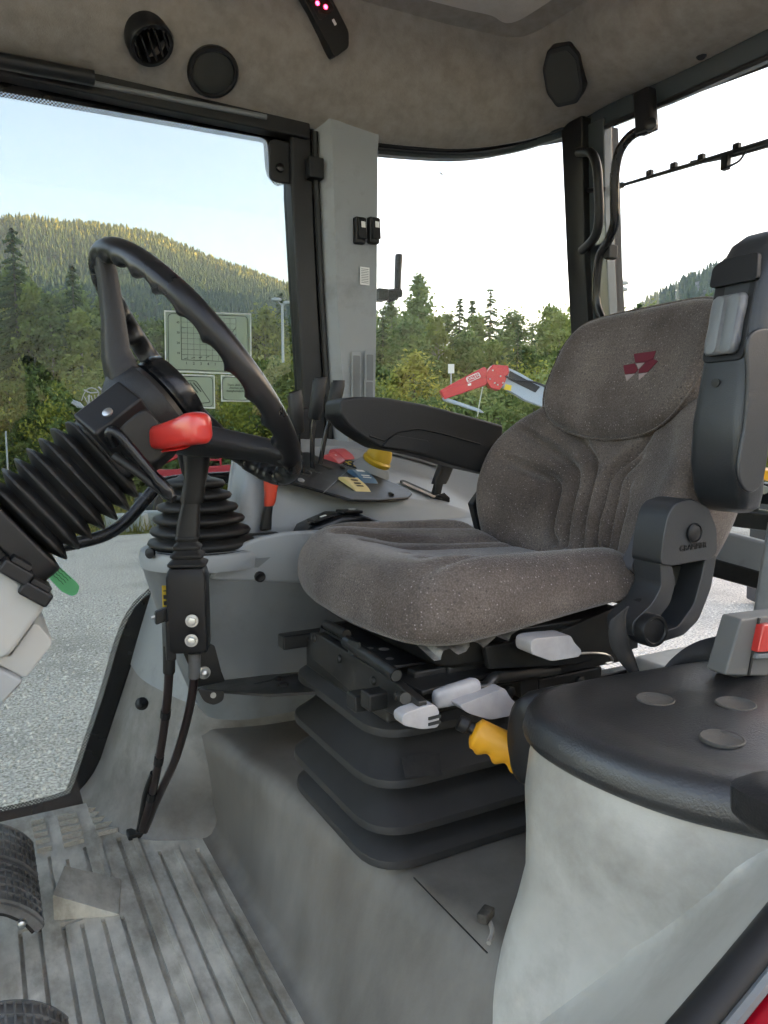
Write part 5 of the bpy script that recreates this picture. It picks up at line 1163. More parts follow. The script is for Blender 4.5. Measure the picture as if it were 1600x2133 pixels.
# hand brake -------------------------------------------------------------------
hbk = thing('hand_brake', 'orange finger-grip hand brake lever with a black thumb button', 'hand brake', P(1075, 1560, Y=.655))
a, b = P(984, 1524, Y=.70), P(1085, 1574, Y=.665)
axx = (b - a).normalized(); up_ = (V((0, 0, 1)) - axx * axx.z).normalized(); sd_ = axx.cross(up_)
rs = []
for k in range(33):
    f = k / 32; rr = .0165 + .0015 * f; und = .0032 * (_c(f * 2 * math.pi * 3.4 + 2.2)) * (1 if .1 < f < .95 else 0)
    s_ = min(1, .55 + f * 8) if f < .06 else 1
    rs.append([a.lerp(b, f * 1.25) + (up_ * (_s(t) * (rr + (und if _s(t) < 0 else 0)) * 1.15) + sd_ * (_c(t) * rr * .9)) * s_ for t in [2 * math.pi * j / 16 for j in range(16)]])
mk('grip', loft(rs), orange, hbk, ang=80)
mk('thumb_button', lathe([(.0065, -.004), (.0065, .006), (.0095, .008), (.0095, .018), (.0075, .02), (.001, .02)], a + up_ * .003, -axx, 16), black, hbk)
mk('base_cover', loft([ring3([(rx * _c(t), rz * _s(t)) for t in [2 * math.pi * j / 24 for j in range(24)]], P(1098, 1548, Y=.64) + V((x_, y_, 0)), (.25, -.97, 0), (0, 0, 1)) for x_, y_, rx, rz in ((-.006, .01, .014, .035), (-.002, .008, .02, .05), (.01, .004, .024, .058), (.03, 0, .025, .06), (.06, 0, .025, .06))]), black, hbk, ang=70)

plug = thing('cable_plug', 'dirty loose cable plug on the floor beside the grey fender', 'plug', P(1015, 1930, Z=.23))
mk('housing', obox(P(1012, 1905, Z=.245), (.9, .5, 0), (-.5, .9, 0), (0, 0, 1), (.022, .014, .011)), mat('dirty_plug', (.03, .025, .02), .7, col2=(.12, .1, .08), ns=60), plug, bev=.002)
mk('lead', tube(spline([P(1018, 1915, Z=.24), P(1026, 1940, Z=.235), P(1018, 1965, Z=.232)], 4), .003, 6), mat('dirty_lead', (.28, .25, .22), .7), plug)
# ================================================================== OUTSIDE
def struct(o): o['kind'] = 'structure'; return o
def stuff(o, label, cat): o['kind'] = 'stuff'; o['label'] = label; o['category'] = cat; return o
rnd = random.Random(11)
gravelm = mat('gravel', (.27, .24, .2), .9, spec=.2, col2=(.86, .78, .67), dirt=((.26, .235, .2), .9, .46, .8), ns=48, nd=8, c0=.36, c1=.62, bump=1.0, bs=55, bdist=.03)
grassm = mat('rough_grass', (.10, .115, .035), .95, spec=.1, col2=(.20, .18, .06), ns=.6, nd=8, bump=.8, bs=14, bdist=.08)
S = 3500
struct(mk('ground', ([(-S, -S, GZ), (S, -S, GZ), (S, S, GZ), (-S, S, GZ)], [(0, 1, 2, 3)]), grassm, flat=True, fixn=False))
yard = [V((-40, -30, 0)), V((60, -30, 0)), V((45, 10, 0)), V((22, 17, 0)), V((12, 16.5, 0)), V((6, 15.0, 0)), V((2, 14.4, 0)), V((-4, 14.8, 0)), V((-12, 15.5, 0)), V((-40, 18, 0))]
yp = spline(yard, 5, closed=True)
yp = [p + V((rnd.uniform(-.12, .12), rnd.uniform(-.12, .12), GZ + .004 - p.z)) for p in yp]
struct(mk('gravel_yard', ([tuple(p) for p in yp], [tuple(range(len(yp)))]), gravelm, flat=True, fixn=False))
# loose stones
oct_v = [V((1, 0, 0)), V((-1, 0, 0)), V((0, 1, 0)), V((0, -1, 0)), V((0, 0, .8)), V((0, 0, -.3))]
oct_f = [(0, 2, 4), (2, 1, 4), (1, 3, 4), (3, 0, 4), (2, 0, 5), (1, 2, 5), (3, 1, 5), (0, 3, 5)]
vs, fs = [], []
def stone(x, y, s):
    a = rnd.uniform(0, 6.28); o_ = len(vs); ca, sa = _c(a), _s(a); k = [rnd.uniform(.6, 1.2) for _ in range(6)]
    for i, v in enumerate(oct_v): vs.append((x + (v.x * ca - v.y * sa) * s * k[i], y + (v.x * sa + v.y * ca) * s * k[i] * .8, GZ + .004 + v.z * s * .7 * k[i]))
    fs.extend(tuple(i + o_ for i in f) for f in oct_f)
for _ in range(9000):
    d = rnd.uniform(3.4, 9.5); az = R(rnd.uniform(-2, 24)); stone(d * _s(az), d * _c(az), rnd.choice((.006, .008, .011, .015, .02, .027)))
for _ in range(2500):
    d = rnd.uniform(4.5, 9.5); az = R(rnd.uniform(47, 58)); stone(d * _s(az), d * _c(az), rnd.choice((.008, .01, .013, .018)))
stonem = mat('loose_stones', (.28, .25, .21), .9, spec=.2, col2=(.88, .8, .69), ns=45, nd=2)
stuff(mk('loose_gravel', (vs, fs), stonem, flat=True, fixn=False), 'loose grey gravel stones scattered over the yard', 'gravel')

# ---- plants ---------------------------------------------------------------
def leaf_mat(name, c1, c2, rv=.25):
    m = bpy.data.materials.new(name); m.use_nodes = True; t = m.node_tree; n = t.nodes; l = t.links
    b = n['Principled BSDF']; b.inputs['Roughness'].default_value = .75; b.inputs['Specular IOR Level'].default_value = .25
    oi = n.new('ShaderNodeObjectInfo'); tc = n.new('ShaderNodeTexCoord')
    no = n.new('ShaderNodeTexNoise'); no.inputs['Scale'].default_value = .9; no.inputs['Detail'].default_value = 7; l.new(tc.outputs['Object'], no.inputs[0])
    ad = n.new('ShaderNodeMath'); ad.operation = 'MULTIPLY_ADD'; ad.inputs[1].default_value = rv * 2; l.new(oi.outputs['Random'], ad.inputs[0])
    mr = n.new('ShaderNodeMapRange'); mr.inputs[1].default_value = .3; mr.inputs[2].default_value = .7; mr.inputs[3].default_value = -rv; mr.inputs[4].default_value = 1 - rv; l.new(no.outputs[0], mr.inputs[0])
    l.new(mr.outputs[0], ad.inputs[2])
    mx = n.new('ShaderNodeMix'); mx.data_type = 'RGBA'; mx.inputs[6].default_value = (*c1, 1); mx.inputs[7].default_value = (*c2, 1); l.new(ad.outputs[0], mx.inputs[0])
    l.new(mx.outputs[2], b.inputs['Base Color'])
    tr = n.new('ShaderNodeBsdfTranslucent'); l.new(mx.outputs[2], tr.inputs[0])
    ms = n.new('ShaderNodeMixShader'); ms.inputs[0].default_value = .3; l.new(b.outputs[0], ms.inputs[1]); l.new(tr.outputs[0], ms.inputs[2])
    l.new(ms.outputs[0], n['Material Output'].inputs[0])
    return m
lm_spruce = leaf_mat('spruce_needles', (.06, .108, .046), (.12, .18, .066))
lm_birch = leaf_mat('birch_leaves', (.135, .205, .06), (.27, .32, .09))
lm_alder = leaf_mat('alder_leaves', (.10, .165, .055), (.21, .28, .09))
lm_yellow = leaf_mat('yellowing_leaves', (.2, .25, .055), (.38, .36, .07))
lm_bush = leaf_mat('willow_leaves', (.16, .215, .075), (.31, .34, .125))
bark = mat('bark', (.11, .09, .07), .9, col2=(.2, .18, .15), ns=8); bark_b = mat('birch_bark', (.34, .32, .28), .85, col2=(.12, .11, .1), ns=6, c0=.45, c1=.7)
def quad(vs, fs, p, s, asp=1.0):
    u = V((rnd.gauss(0, 1), rnd.gauss(0, 1), rnd.gauss(0, 1))).normalized(); v = u.orthogonal().normalized() * asp
    o_ = len(vs); vs.extend([tuple(p - u * s), tuple(p + v * s * .6), tuple(p + u * s), tuple(p - v * s * .6)]); fs.append((o_, o_ + 1, o_ + 2, o_ + 3))
def broadleaf(H, W, n_cl, n_lf, ls, base=.25, narrow=1.0):
    """crown of leaf clumps on limbs; returns crown, trunk"""
    vs, fs = [], []; wood = []
    trunk = spline([V((0, 0, 0)), V((rnd.uniform(-.15, .15), rnd.uniform(-.15, .15), H * .35)), V((rnd.uniform(-.3, .3), rnd.uniform(-.3, .3), H * .7)), V((0, 0, H * .95))], 4)
    wood.append(tube(trunk, [H * .014 * (1 - .85 * k / 12) + .01 for k in range(13)], 6))
    for k in range(n_cl):
        f = base + (1 - base) * ((k + rnd.random()) / n_cl)
        g = (f - base) / (1 - base)
        rad = W * (math.sin(math.pi * min(1, .16 + g * .84)) ** .75) * (1 - .35 * g) * narrow
        a = rnd.uniform(0, 6.28); r_ = rad * math.sqrt(rnd.uniform(.12, 1))
        c = V((r_ * _c(a), r_ * _s(a), H * f + rnd.uniform(-.2, .2)))
        if rnd.random() < .3: wood.append(tube([V((0, 0, c.z - r_ * .7)) * 1.0, V((c.x * .5, c.y * .5, c.z - r_ * .25)), c], [H * .004 + .01, H * .003 + .006, .006], 4))
        sx = rnd.uniform(.5, 1.1) * W * .27
        for _ in range(n_lf):
            q = V((rnd.gauss(0, .55), rnd.gauss(0, .55), rnd.gauss(0, .42)))
            quad(vs, fs, c + q * sx, ls * rnd.uniform(.6, 1.3))
    return (vs, fs), join(*wood)
def spruce(H, W, whorls=26, sparse=1.0):
    vs, fs = [], []; trunk = tube([V((0, 0, 0)), V((0, 0, H * .5)), V((0, 0, H))], [H * .013, H * .008, .015], 6)
    for w_ in range(whorls):
        f = .06 + .93 * (w_ / (whorls - 1)); rr = W * (1 - f) ** .8 * rnd.uniform(.8, 1.1) + .08
        nb = max(5, int(15 * (1 - f * .55) * sparse))
        for b_ in range(nb):
            a = 2 * math.pi * (b_ + rnd.random() * .7) / nb; L = rr * rnd.uniform(.65, 1.15); z0 = H * f + rnd.uniform(-.5, .5) * H * .93 / whorls
            m_ = max(3, int(L / .13)); d = V((_c(a), _s(a), 0)); side = V((-_s(a), _c(a), 0))
            for s_ in range(m_):
                t = (s_ + .5) / m_; p = d * (L * t) + V((0, 0, z0 - L * .38 * t * t + .05 * L))
                wd = .30 * L * (1 - t * .7) * .55 + .11
                for sg in (-1, 1):
                    tip = p + side * (sg * wd) + d * (wd * .6) + V((0, 0, -wd * .45 - rnd.random() * .1))
                    o_ = len(vs); e = d * .13
                    vs.extend([tuple(p - e), tuple(p + e), tuple(tip)]); fs.append((o_, o_ + 1, o_ + 2))
    for _ in range(30): quad(vs, fs, V((rnd.gauss(0, .05), rnd.gauss(0, .05), H - rnd.random() * .8)), .1)
    return (vs, fs), trunk
protos = {}
def proto(key, geo, wood, lm, wm, H):
    me1 = bpy.data.meshes.new(key + '_crown'); me1.from_pydata(geo[0], [], geo[1]); me1.materials.append(lm)
    me2 = bpy.data.meshes.new(key + '_trunk'); me2.from_pydata([tuple(v) for v in wood[0]], [], wood[1]); me2.materials.append(wm); me2.shade_smooth()
    protos[key] = (me1, me2, H)
proto('spruce_a', *spruce(10, 2.3), lm_spruce, bark, 10); proto('spruce_b', *spruce(10, 1.7, 32, .95), lm_spruce, bark, 10); proto('pine', *spruce(10, 2.4, 20, .85), lm_spruce, bark, 10)
proto('birch_a', *broadleaf(10, 2.0, 60, 80, .15, .2, .9), lm_birch, bark_b, 10); proto('birch_b', *broadleaf(10, 1.6, 60, 80, .14, .22, .9), lm_alder, bark_b, 10)
proto('alder_a', *broadleaf(10, 3.0, 85, 80, .16, .12), lm_alder, bark, 10); proto('alder_b', *broadleaf(10, 2.6, 75, 80, .16, .15), lm_birch, bark, 10)
proto('round', *broadleaf(10, 3.8, 80, 75, .19, .08), lm_yellow, bark, 10)
proto('bush_a', *broadleaf(3, 1.9, 60, 75, .07, .03), lm_bush, bark, 3); proto('bush_b', *broadleaf(3, 1.6, 55, 75, .07, .03), lm_alder, bark, 3); proto('bush_c', *broadleaf(3, 1.7, 50, 70, .065, .03), lm_yellow, bark, 3)
def plant(key, px, ytop, D, label, cat='tree', group=None, wide=1.0, name=None):
    me1, me2, H = protos[key]
    r = ray(px, ytop); k = D / math.hypot(r.x, r.y); t = CAM + r * k
    s = max(.05, (t.z - GZ)) / H
    nm = name or {'spruce': 'spruce_tree', 'pine': 'pine_tree', 'birch': 'birch_tree', 'alder': 'alder_tree', 'round': 'broadleaf_tree', 'bush': 'bush'}[key.split('_')[0]]
    e = thing(nm, label, cat, (t.x, t.y, GZ - .02), group)
    e.rotation_euler = (0, 0, rnd.uniform(0, 6.28)); e.scale = (s * wide, s * wide, s)
    for me, n_ in ((me1, 'crown'), (me2, 'trunk')):
        o = bpy.data.objects.new(n_, me); COL.objects.link(o); o.parent = e
# named trees that stand out
plant('spruce_a', 25, 478, 35, 'tall dark spruce rising above the trees at the left edge')
plant('spruce_a', 150, 556, 37, 'slim spruce left of the steering wheel rim')
plant('spruce_b', 585, 610, 60, 'small spruce top right beside the lamp post')
plant('round', 548, 655, 40, 'yellow-green rounded tree just left of the lamp post', wide=.8)
plant('birch_b', 872, 586, 44, 'tallest birch in the middle window, with a pointed airy top', wide=.95)
plant('spruce_b', 958, 622, 58, 'left one of two slim spruces in the middle window'); plant('spruce_b', 984, 626, 58, 'right one of two slim spruces in the middle window')
plant('pine', 1022, 603, 58, 'sparse dark pine with open branches in the middle window')
plant('spruce_a', 1080, 664, 40, 'dense dark spruce beside the red machine arm', wide=.7)
plant('birch_b', 813, 632, 46, 'narrow birch beside the edge of the grey pillar'); plant('birch_a', 1145, 640, 46, 'pale green birch near the black rear pillar', wide=.9)
plant('alder_a', 840, 690, 40, 'broad dark alder under the tallest birch'); plant('round', 860, 745, 30, 'small rounded bushy tree below the tallest birch', wide=1.0)
plant('birch_a', 62, 600, 34.5, 'light birch with bare pale trunk at the left edge', wide=.8); plant('birch_b', 98, 625, 34, 'second pale-trunked birch at the left edge'); plant('birch_a', 165, 650, 34, 'birch with forked bare stems left of the steering column', wide=1.1)
TL = ((-200, 560), (0, 555), (60, 590), (130, 610), (250, 620), (400, 640), (520, 660), (620, 640), (700, 650), (790, 630), (900, 635), (950, 650), (1040, 650), (1110, 640), (1190, 625), (1300, 625), (1400, 612), (1500, 605), (1800, 590))
def tl(x):
    for (a, b), (c, d) in zip(TL, TL[1:]):
        if a <= x <= c: return b + (d - b) * (x - a) / (c - a)
    return 620
kinds = ('alder_a', 'alder_b', 'birch_a', 'birch_b', 'alder_a', 'spruce_a')
def where(x): return ' through far door' if x < 660 else ' through quarter window' if x < 1200 else ' through rear window'
lab = {'alder': 'leafy green tree in the dense tree line seen', 'birch': 'light-leaved birch in the dense tree line seen', 'spruce': 'dark spruce in the dense tree line seen'}
x = -160
while x < 1760:
    k = rnd.choice(kinds)
    plant(k, x, tl(x) + rnd.uniform(0, 55), rnd.uniform(48, 66), 'far ' + lab[k.split('_')[0]] + where(x), group='trees in the dense tree line', wide=rnd.uniform(.8, 1.1))
    x += rnd.uniform(22, 38)
x = -160
while x < 1760:
    k = rnd.choice(kinds)
    plant(k, x, tl(x) + rnd.uniform(15, 80), rnd.uniform(38, 46), 'nearer ' + lab[k.split('_')[0]] + where(x), group='trees in the dense tree line', wide=rnd.uniform(.9, 1.2))
    x += rnd.uniform(45, 75)
BT = ((-200, 800), (100, 800), (330, 790), (480, 790), (620, 760), (790, 790), (850, 825), (940, 815), (1020, 800), (1100, 790), (1180, 765), (1400, 760), (1800, 760))
def bt(x):
    for (a, b), (c, d) in zip(BT, BT[1:]):
        if a <= x <= c: return b + (d - b) * (x - a) / (c - a)
    return 800
for rowd, off, st, rw_ in ((33, 0, 34, 'rear-row '), (28, 22, 36, 'middle-row '), (23.5, 50, 40, 'front-row ')):
    x = -150 + rnd.uniform(0, 20)
    while x < 1720:
        k = rnd.choice(('bush_a', 'bush_a', 'bush_b', 'bush_c')) if rnd.random() < .85 else 'bush_b'
        plant(k, x, bt(x) + off + rnd.uniform(-15, 25), rowd + rnd.uniform(-1.5, 1.5), rw_ + {'bush_a': 'grey-green willow bush in the thicket before the trees seen', 'bush_b': 'dark green bush in the thicket before the trees seen', 'bush_c': 'yellowing bush in the thicket before the trees seen'}[k] + where(x), 'bush', 'bushes of the roadside thicket', rnd.uniform(.9, 1.3))
        x += rnd.uniform(st * .7, st * 1.3)
# low weeds along the yard edge
vs, fs = [], []
for _ in range(15000):
    az = R(rnd.uniform(-6, 60)); d = rnd.uniform(14.6, 22) if az < R(35) else rnd.uniform(17, 24)
    x, y = d * _s(az), d * _c(az); h = rnd.uniform(.08, .35) * (1.6 if rnd.random() < .1 else 1)
    a = rnd.uniform(0, 6.28); w_ = .02; o_ = len(vs)
    vs.extend([(x - w_ * _c(a), y - w_ * _s(a), GZ), (x + w_ * _c(a), y + w_ * _s(a), GZ), (x + rnd.gauss(0, .1), y + rnd.gauss(0, .1), GZ + h)]); fs.append((o_, o_ + 1, o_ + 2))
weedm = leaf_mat('weeds', (.12, .13, .035), (.34, .27, .08))
stuff(mk('weeds', (vs, fs), weedm, flat=True, fixn=False), 'tall dry grass and weeds along the edge of the gravel yard', 'grass')

# ---- hills ----------------------------------------------------------------
hillm = mat('forest_floor', (.035, .05, .022), .95, spec=.1, col2=(.07, .08, .035), ns=.02, nd=8)
rockm = mat('rocky_slope', (.09, .10, .085), .95, spec=.1, col2=(.26, .255, .245), ns=.018, nd=10, c0=.42, c1=.6)
def elev(px, py): r = ray(px, py); return r.z / math.hypot(r.x, r.y), math.atan2(r.x, r.y)
def interp(tab, a):
    if a <= tab[0][0]: return tab[0][1]
    for (p, q), (r_, s_) in zip(tab, tab[1:]):
        if p <= a <= r_: t = (a - p) / (r_ - p); return q + (s_ - q) * t
    return tab[-1][1]
def noise2(x, y): return (_s(x * .013 + 1.3 * _s(y * .009)) + _s(y * .017 + 2 + _s(x * .021)) + .5 * _s(x * .05 + y * .04)) / 2.5
crl = sorted((elev(*q)[1], elev(*q)[0]) for q in ((0, 462), (60, 458), (120, 468), (250, 480), (330, 497), (380, 520), (450, 548), (520, 572), (600, 600), (660, 625), (720, 690), (790, 780), (950, 840), (1150, 860)))
crl = [(-1.2, .20), (-.6, .26), (-.2, .29)] + crl + [(1.0, .02)]
def hill_l(az, t):
    """t 0 foot .. 1 crest, >1 beyond"""
    e = interp(crl, az); D = 380 + 720 * t; ztop = e * 1100 + .8 - GZ
    prof = t ** 1.25 if t <= 1 else 1 - (t - 1) * .9
    z = GZ + ztop * prof * (1 + 0) + noise2(az * 900, t * 700) * 7 * (1 - abs(2 * min(t, 1) - 1)) * 1.6
    return V((D * _s(az), D * _c(az), z))
struct(mk('hill', grid(lambda a, b: hill_l(-.75 + a * 1.6, b * 1.35), 110, 36), hillm, ang=180, fixn=False))
crr = [(R(38), .03), (R(43.5), .085), (R(45), .115), (R(47), .148), (R(49.5), .172), (R(52), .19), (R(54), .205), (R(57), .218), (R(62), .232), (R(80), .25), (R(112), .245), (R(150), .18)]  # unseen stretch right of the view is raised to block the sun
def dist_r(az): return interp([(R(38), 900), (R(52), 900), (R(62), 1450), (R(150), 1500)], az)
def hill_r(az, t):
    e = interp(crr, az); D0 = dist_r(az); D = D0 * (.5 + .5 * t)
    z = GZ + (e * D0 + 2) * (t ** .8 if t <= 1 else 1 - (t - 1) * .8) + noise2(az * 1200, t * 500) * 6 * (1 - abs(2 * min(t, 1) - 1))
    return V((D * _s(az), D * _c(az), z))
struct(mk('hill', grid(lambda a, b: hill_r(R(38) + a * R(112), b * 1.3), 130, 24), rockm, ang=180, fixn=False))
# forest on the slopes
def forest(fn, n_, az0, az1, t0, hmin, hmax, crest_n, t1=1.02):
    vs, fs = [], []
    def tree(p, h):
        r_ = h * rnd.uniform(.2, .3); o_ = len(vs); k = 5; a0 = rnd.uniform(0, 6.28)
        for lv, (zz, f) in enumerate(((.08, 1), (.35, .75), (.62, .45))):
            for j in range(k):
                a = a0 + 2 * math.pi * (j + .5 * lv) / k; q = rnd.uniform(.75, 1.2)
                vs.append((p.x + r_ * f * q * _c(a), p.y + r_ * f * q * _s(a), p.z + h * zz))
        vs.append((p.x, p.y, p.z + h)); tip = o_ + 15
        for lv in range(3):
            apex = tip if lv == 2 else None
            if lv < 2:
                vs.append((p.x, p.y, p.z + h * (.08 + .27 * lv + .42))); apex = len(vs) - 1
            for j in range(k): fs.append((o_ + lv * k + j, o_ + lv * k + (j + 1) % k, apex))
    for _ in range(n_):
        az = rnd.uniform(az0, az1); t = t0 + (t1 - t0) * math.sqrt(rnd.random()); t += .05 * noise2(az * 1500, t * 300); tree(fn(az, t), rnd.uniform(hmin, hmax))
    for _ in range(crest_n):
        az = rnd.uniform(az0, az1); tree(fn(az, rnd.uniform(.97, 1.02)), rnd.uniform(hmin, hmax) * 1.1)
    return vs, fs
def forest_mat():
    m = mat('far_forest', (.03, .05, .02), .9, spec=.1)
    t = m.node_tree; n = t.nodes; l = t.links; b = n['Principled BSDF']; ge = n.new('ShaderNodeNewGeometry')
    cr = n.new('ShaderNodeValToRGB'); cr.color_ramp.interpolation = 'LINEAR'
    e = cr.color_ramp.elements; e[0].color = (.036, .072, .042, 1); e[1].color = (.11, .14, .045, 1)
    e1 = e.new(.55); e1.color = (.05, .088, .045, 1); e2 = e.new(.85); e2.color = (.07, .11, .045, 1)
    l.new(ge.outputs['Random Per Island'], cr.inputs[0]); l.new(cr.outputs[0], b.inputs['Base Color'])
    return m
fm = forest_mat()
fg = fm.copy(); fg.name = 'sunlit_tint_forest'  # golden ramp: low sunlight on the hilltop painted into the foliage colour
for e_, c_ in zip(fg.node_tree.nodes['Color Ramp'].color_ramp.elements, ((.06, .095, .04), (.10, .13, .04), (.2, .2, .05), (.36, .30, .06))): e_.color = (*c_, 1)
stuff(mk('hillside_forest', forest(hill_l, 10500, -.06, .50, .12, 6, 12.5, 0, .90), fm, flat=True, fixn=False), 'dark conifer forest covering the long hill on the left', 'forest')
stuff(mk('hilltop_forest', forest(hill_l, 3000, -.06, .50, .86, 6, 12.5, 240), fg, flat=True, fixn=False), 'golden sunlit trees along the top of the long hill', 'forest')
stuff(mk('cliff_forest', forest(hill_r, 1000, R(41), R(58), .1, 7, 13, 260), fm, flat=True, fixn=False), 'thin forest on the rocky hill at the right', 'forest')

# ---- things in the yard -----------------------------------------------------
def at(px, py, D): r = ray(px, py); return CAM + r * (D / math.hypot(r.x, r.y))
def lamp(px, ytop, D, label, heads):
    t = at(px, ytop, D); e = thing('lamp_post', label, 'lamp post', (t.x, t.y, GZ), 'lamp posts')
    H = t.z - GZ
    mk('pole', tube([V((t.x, t.y, GZ)), V((t.x, t.y, GZ + H * .45)), V((t.x, t.y, GZ + H * .46)), t], [.085, .08, .06, .05], 10), lampg, e)
    right = CR
    for sx, sz, w_ in heads:
        c = t + right * sx + V((0, 0, sz))
        mk('lamp_arm', tube([t - V((0, 0, .1)), c], .025, 6), lampg, e)
        mk('lamp_head', loft([[c + right * (w_ * f * _c(a)) + V((-right.y, right.x, 0)) * (w_ * .6 * f * _s(a)) + V((0, 0, z)) for a in [2 * math.pi * j / 16 for j in range(16)]] for z, f in ((-.05, .8), (-.04, 1), (.04, 1), (.07, .6))]), lampg, e)
lamp(588, 632, 30, 'grey lamp post with two heads, seen through the door by the black frame', ((-.22, .14, .2), (.2, .02, .17)))
lamp(1297, 600, 30, 'grey lamp post with stacked round heads, seen through the rear window', ((0, .18, .22), (0, -.05, .2)))
mred = mat('machine_red', (.55, .012, .03), .35, coat=.3); mgrey = mat('machine_grey', (.33, .40, .46), .45); mdark = mat('machine_dark', (.03, .03, .032), .6)
# red crane arm
D0 = 13.0
c = at(1020, 790, D0); RU = V((CR.x, CR.y, 0)); RF = V((CF.x, CF.y, 0)).normalized()
arm = thing('crane_arm', 'folded red and grey crane arm lettered DALEN behind the seat', 'crane', (c.x, c.y, GZ))
pln = (c, RF)
def cslab(nm, q, m_, th_=.3, off=0, par=arm): return mk(nm, slab([P(*p, pl=pln) + RF * off for p in q], RF * th_), m_, par, bev=.008)
b1 = cslab('boom', ((917, 813), (940, 800), (1008, 764), (1014, 768), (1017, 788), (1012, 803), (925, 832)), mred)
cslab('boom_flange', ((919, 816), (1013, 785), (1014, 800), (926, 832)), mred, .34, -.03)
cslab('knuckle', ((1014, 775), (1026, 760), (1058, 762), (1060, 775), (1052, 795), (1040, 813), (1022, 808), (1014, 796)), mred, .36, -.04)
cslab('outer_arm', ((1060, 766), (1085, 778), (1128, 803), (1160, 825), (1140, 850), (1095, 834), (1044, 803), (1050, 795)), mgrey, .22)
cslab('arm_web', ((1062, 772), (1125, 806), (1115, 818), (1058, 790)), mdark, .01, -.012)
cslab('lower_plate', ((922, 828), (930, 828), (1000, 852), (1009, 860), (998, 858), (926, 834)), mgrey, .2)
mk('hose', tube(spline([P(1052, 784, pl=pln) - RF * .06, P(1070, 792, pl=pln) - RF * .08, P(1110, 796, pl=pln) - RF * .06, P(1150, 812, pl=pln) - RF * .05], 4), .018, 6), mdark, arm)
mk('rope', tube([P(1005, 806, pl=pln) - RF * .04, P(998, 842, pl=pln) - RF * .03, P(994, 868, pl=pln) - RF * .03], .01, 5), mat('rope', (.45, .48, .4), .8), arm)
for q in ((1026, 772), (1042, 784), (1030, 798), (1020, 790), (1036, 802), (1047, 798)): mk('pin', lathe([(.014, 0), (.014, .015), (.008, .02)], P(*q, pl=pln) - RF * .04, -RF, 10), steel if q[1] < 780 else lampg, arm)
cslab('warning_plate', ((1053, 800), (1066, 803), (1064, 814), (1050, 811)), yel, .004, -.008)
cslab('rating_plate', ((974, 800), (981, 798), (981, 803), (974, 804)), white, .004, -.036)
tp = P(986, 786.5, pl=pln) - RF * .006; tu = (P(1000, 780, pl=pln) - P(972, 792.5, pl=pln)).normalized(); tv = (V((0, 0, 1)) - tu * tu.z).normalized()
text('DALEN', .07, tp, tu, tv, white, arm, 'maker_name', .002, 1.05)
mk('name_frame', tube([p - RF * .004 for p in ring3(rrect(.235, .085, .03, 4), tp, tu, tv)], .006, 4, closed=True), white, arm)
cslab('mast', ((1150, 818), (1168, 830), (1172, 1010), (1150, 1010)), mred, .25)
# red field roller
D1 = 16.5
c = at(400, 985, D1); pln = (c, RF)
rol = thing('field_roller', 'red field roller with a lettered toolbox parked on the gravel edge', 'farm machine', (c.x, c.y, GZ))
def rs_(nm, q, m_, th_=.2, off=0): return mk(nm, slab([P(*p, pl=pln) + RF * off for p in q], RF * th_), m_, rol, bev=.01)
rs_('main_beam', ((296, 976), (345, 979), (480, 968), (500, 970), (502, 986), (480, 985), (345, 992), (296, 990)), mred, .25)
rs_('draw_arm', ((310, 968), (352, 940), (372, 930), (386, 935), (386, 950), (366, 955), (318, 978)), mred, .2)
rs_('draw_arm', ((284, 970), (300, 975), (345, 1003), (340, 1010), (290, 990)), mred, .18, .3)
tb = rs_('toolbox', ((424, 917), (436, 914), (460, 920), (459, 945), (426, 945)), mred, .4)
for x0 in (428, 456): rs_('box_stand', ((x0, 945), (x0 + 4, 945), (x0 + 6, 975), (x0 + 2, 975)), mred, .05)
rs_('box_rail', ((428, 956), (460, 956), (460, 960), (428, 960)), mred, .05)
text('Tip-Roller', .062, P(443, 929, pl=pln) - RF * .006, RU, (0, 0, 1), white, tb, 'maker_name', .002)
for k in range(16):
    q = P(345 + k * 9.5, 966 + (k % 2) * 2, pl=pln) + RF * .7; mk('roller_ring', lathe([(.2, -.03), (.26, 0), (.2, .03), (.08, .03)], V((q.x, q.y, GZ + .27)), RU, 14), mdark, rol)
rs_('roller_axle', ((330, 955), (500, 945), (500, 950), (330, 960)), mdark, .08, .6)
c2 = P(300, 1010, pl=pln)
for px_ in (296, 322):
    q = P(px_, 1015, pl=pln); mk('wheel', lathe([(.08, -.1), (.26, -.1), (.3, -.06), (.3, .06), (.26, .1), (.08, .1)], V((q.x, q.y, GZ + .3)), RU, 24), mdark, rol)
# hay rake behind the column
c = at(205, 870, 18); pln = (c, RF)
rak = thing('hay_rake', 'folded grey hay rake with a red and yellow striped arm', 'farm machine', (c.x, c.y, GZ))
def rt_(nm, q, r_, m_): return mk(nm, tube(spline([P(*p, pl=pln) for p in q], 3), r_, 6), m_, rak)
silver = mat('rake_grey', (.4, .41, .42), .45)
rt_('striped_arm', ((168, 905), (180, 875), (190, 850)), .05, mred); rt_('stripe', ((176, 884), (181, 871)), .052, yel); rt_('stripe', ((184, 864), (187, 856)), .052, mred)
rt_('tine_bar', ((150, 838), (168, 848), (190, 850)), .03, silver); rt_('tine_bar', ((175, 812), (188, 818), (205, 817)), .018, silver); rt_('tine_bar', ((205, 806), (222, 822), (232, 835)), .022, silver)
rt_('tine_bar', ((163, 862), (178, 855), (184, 840), (186, 822)), .02, silver); rt_('tine_bar', ((208, 832), (225, 845), (240, 838), (250, 826)), .03, silver); rt_('hoop', ((170, 835), (178, 815), (192, 808), (206, 818), (200, 840)), .012, silver)
for k in range(5): rt_('tine', ((186 + k * 5, 848), (176 + k * 7, 826 - k)), .012, silver)
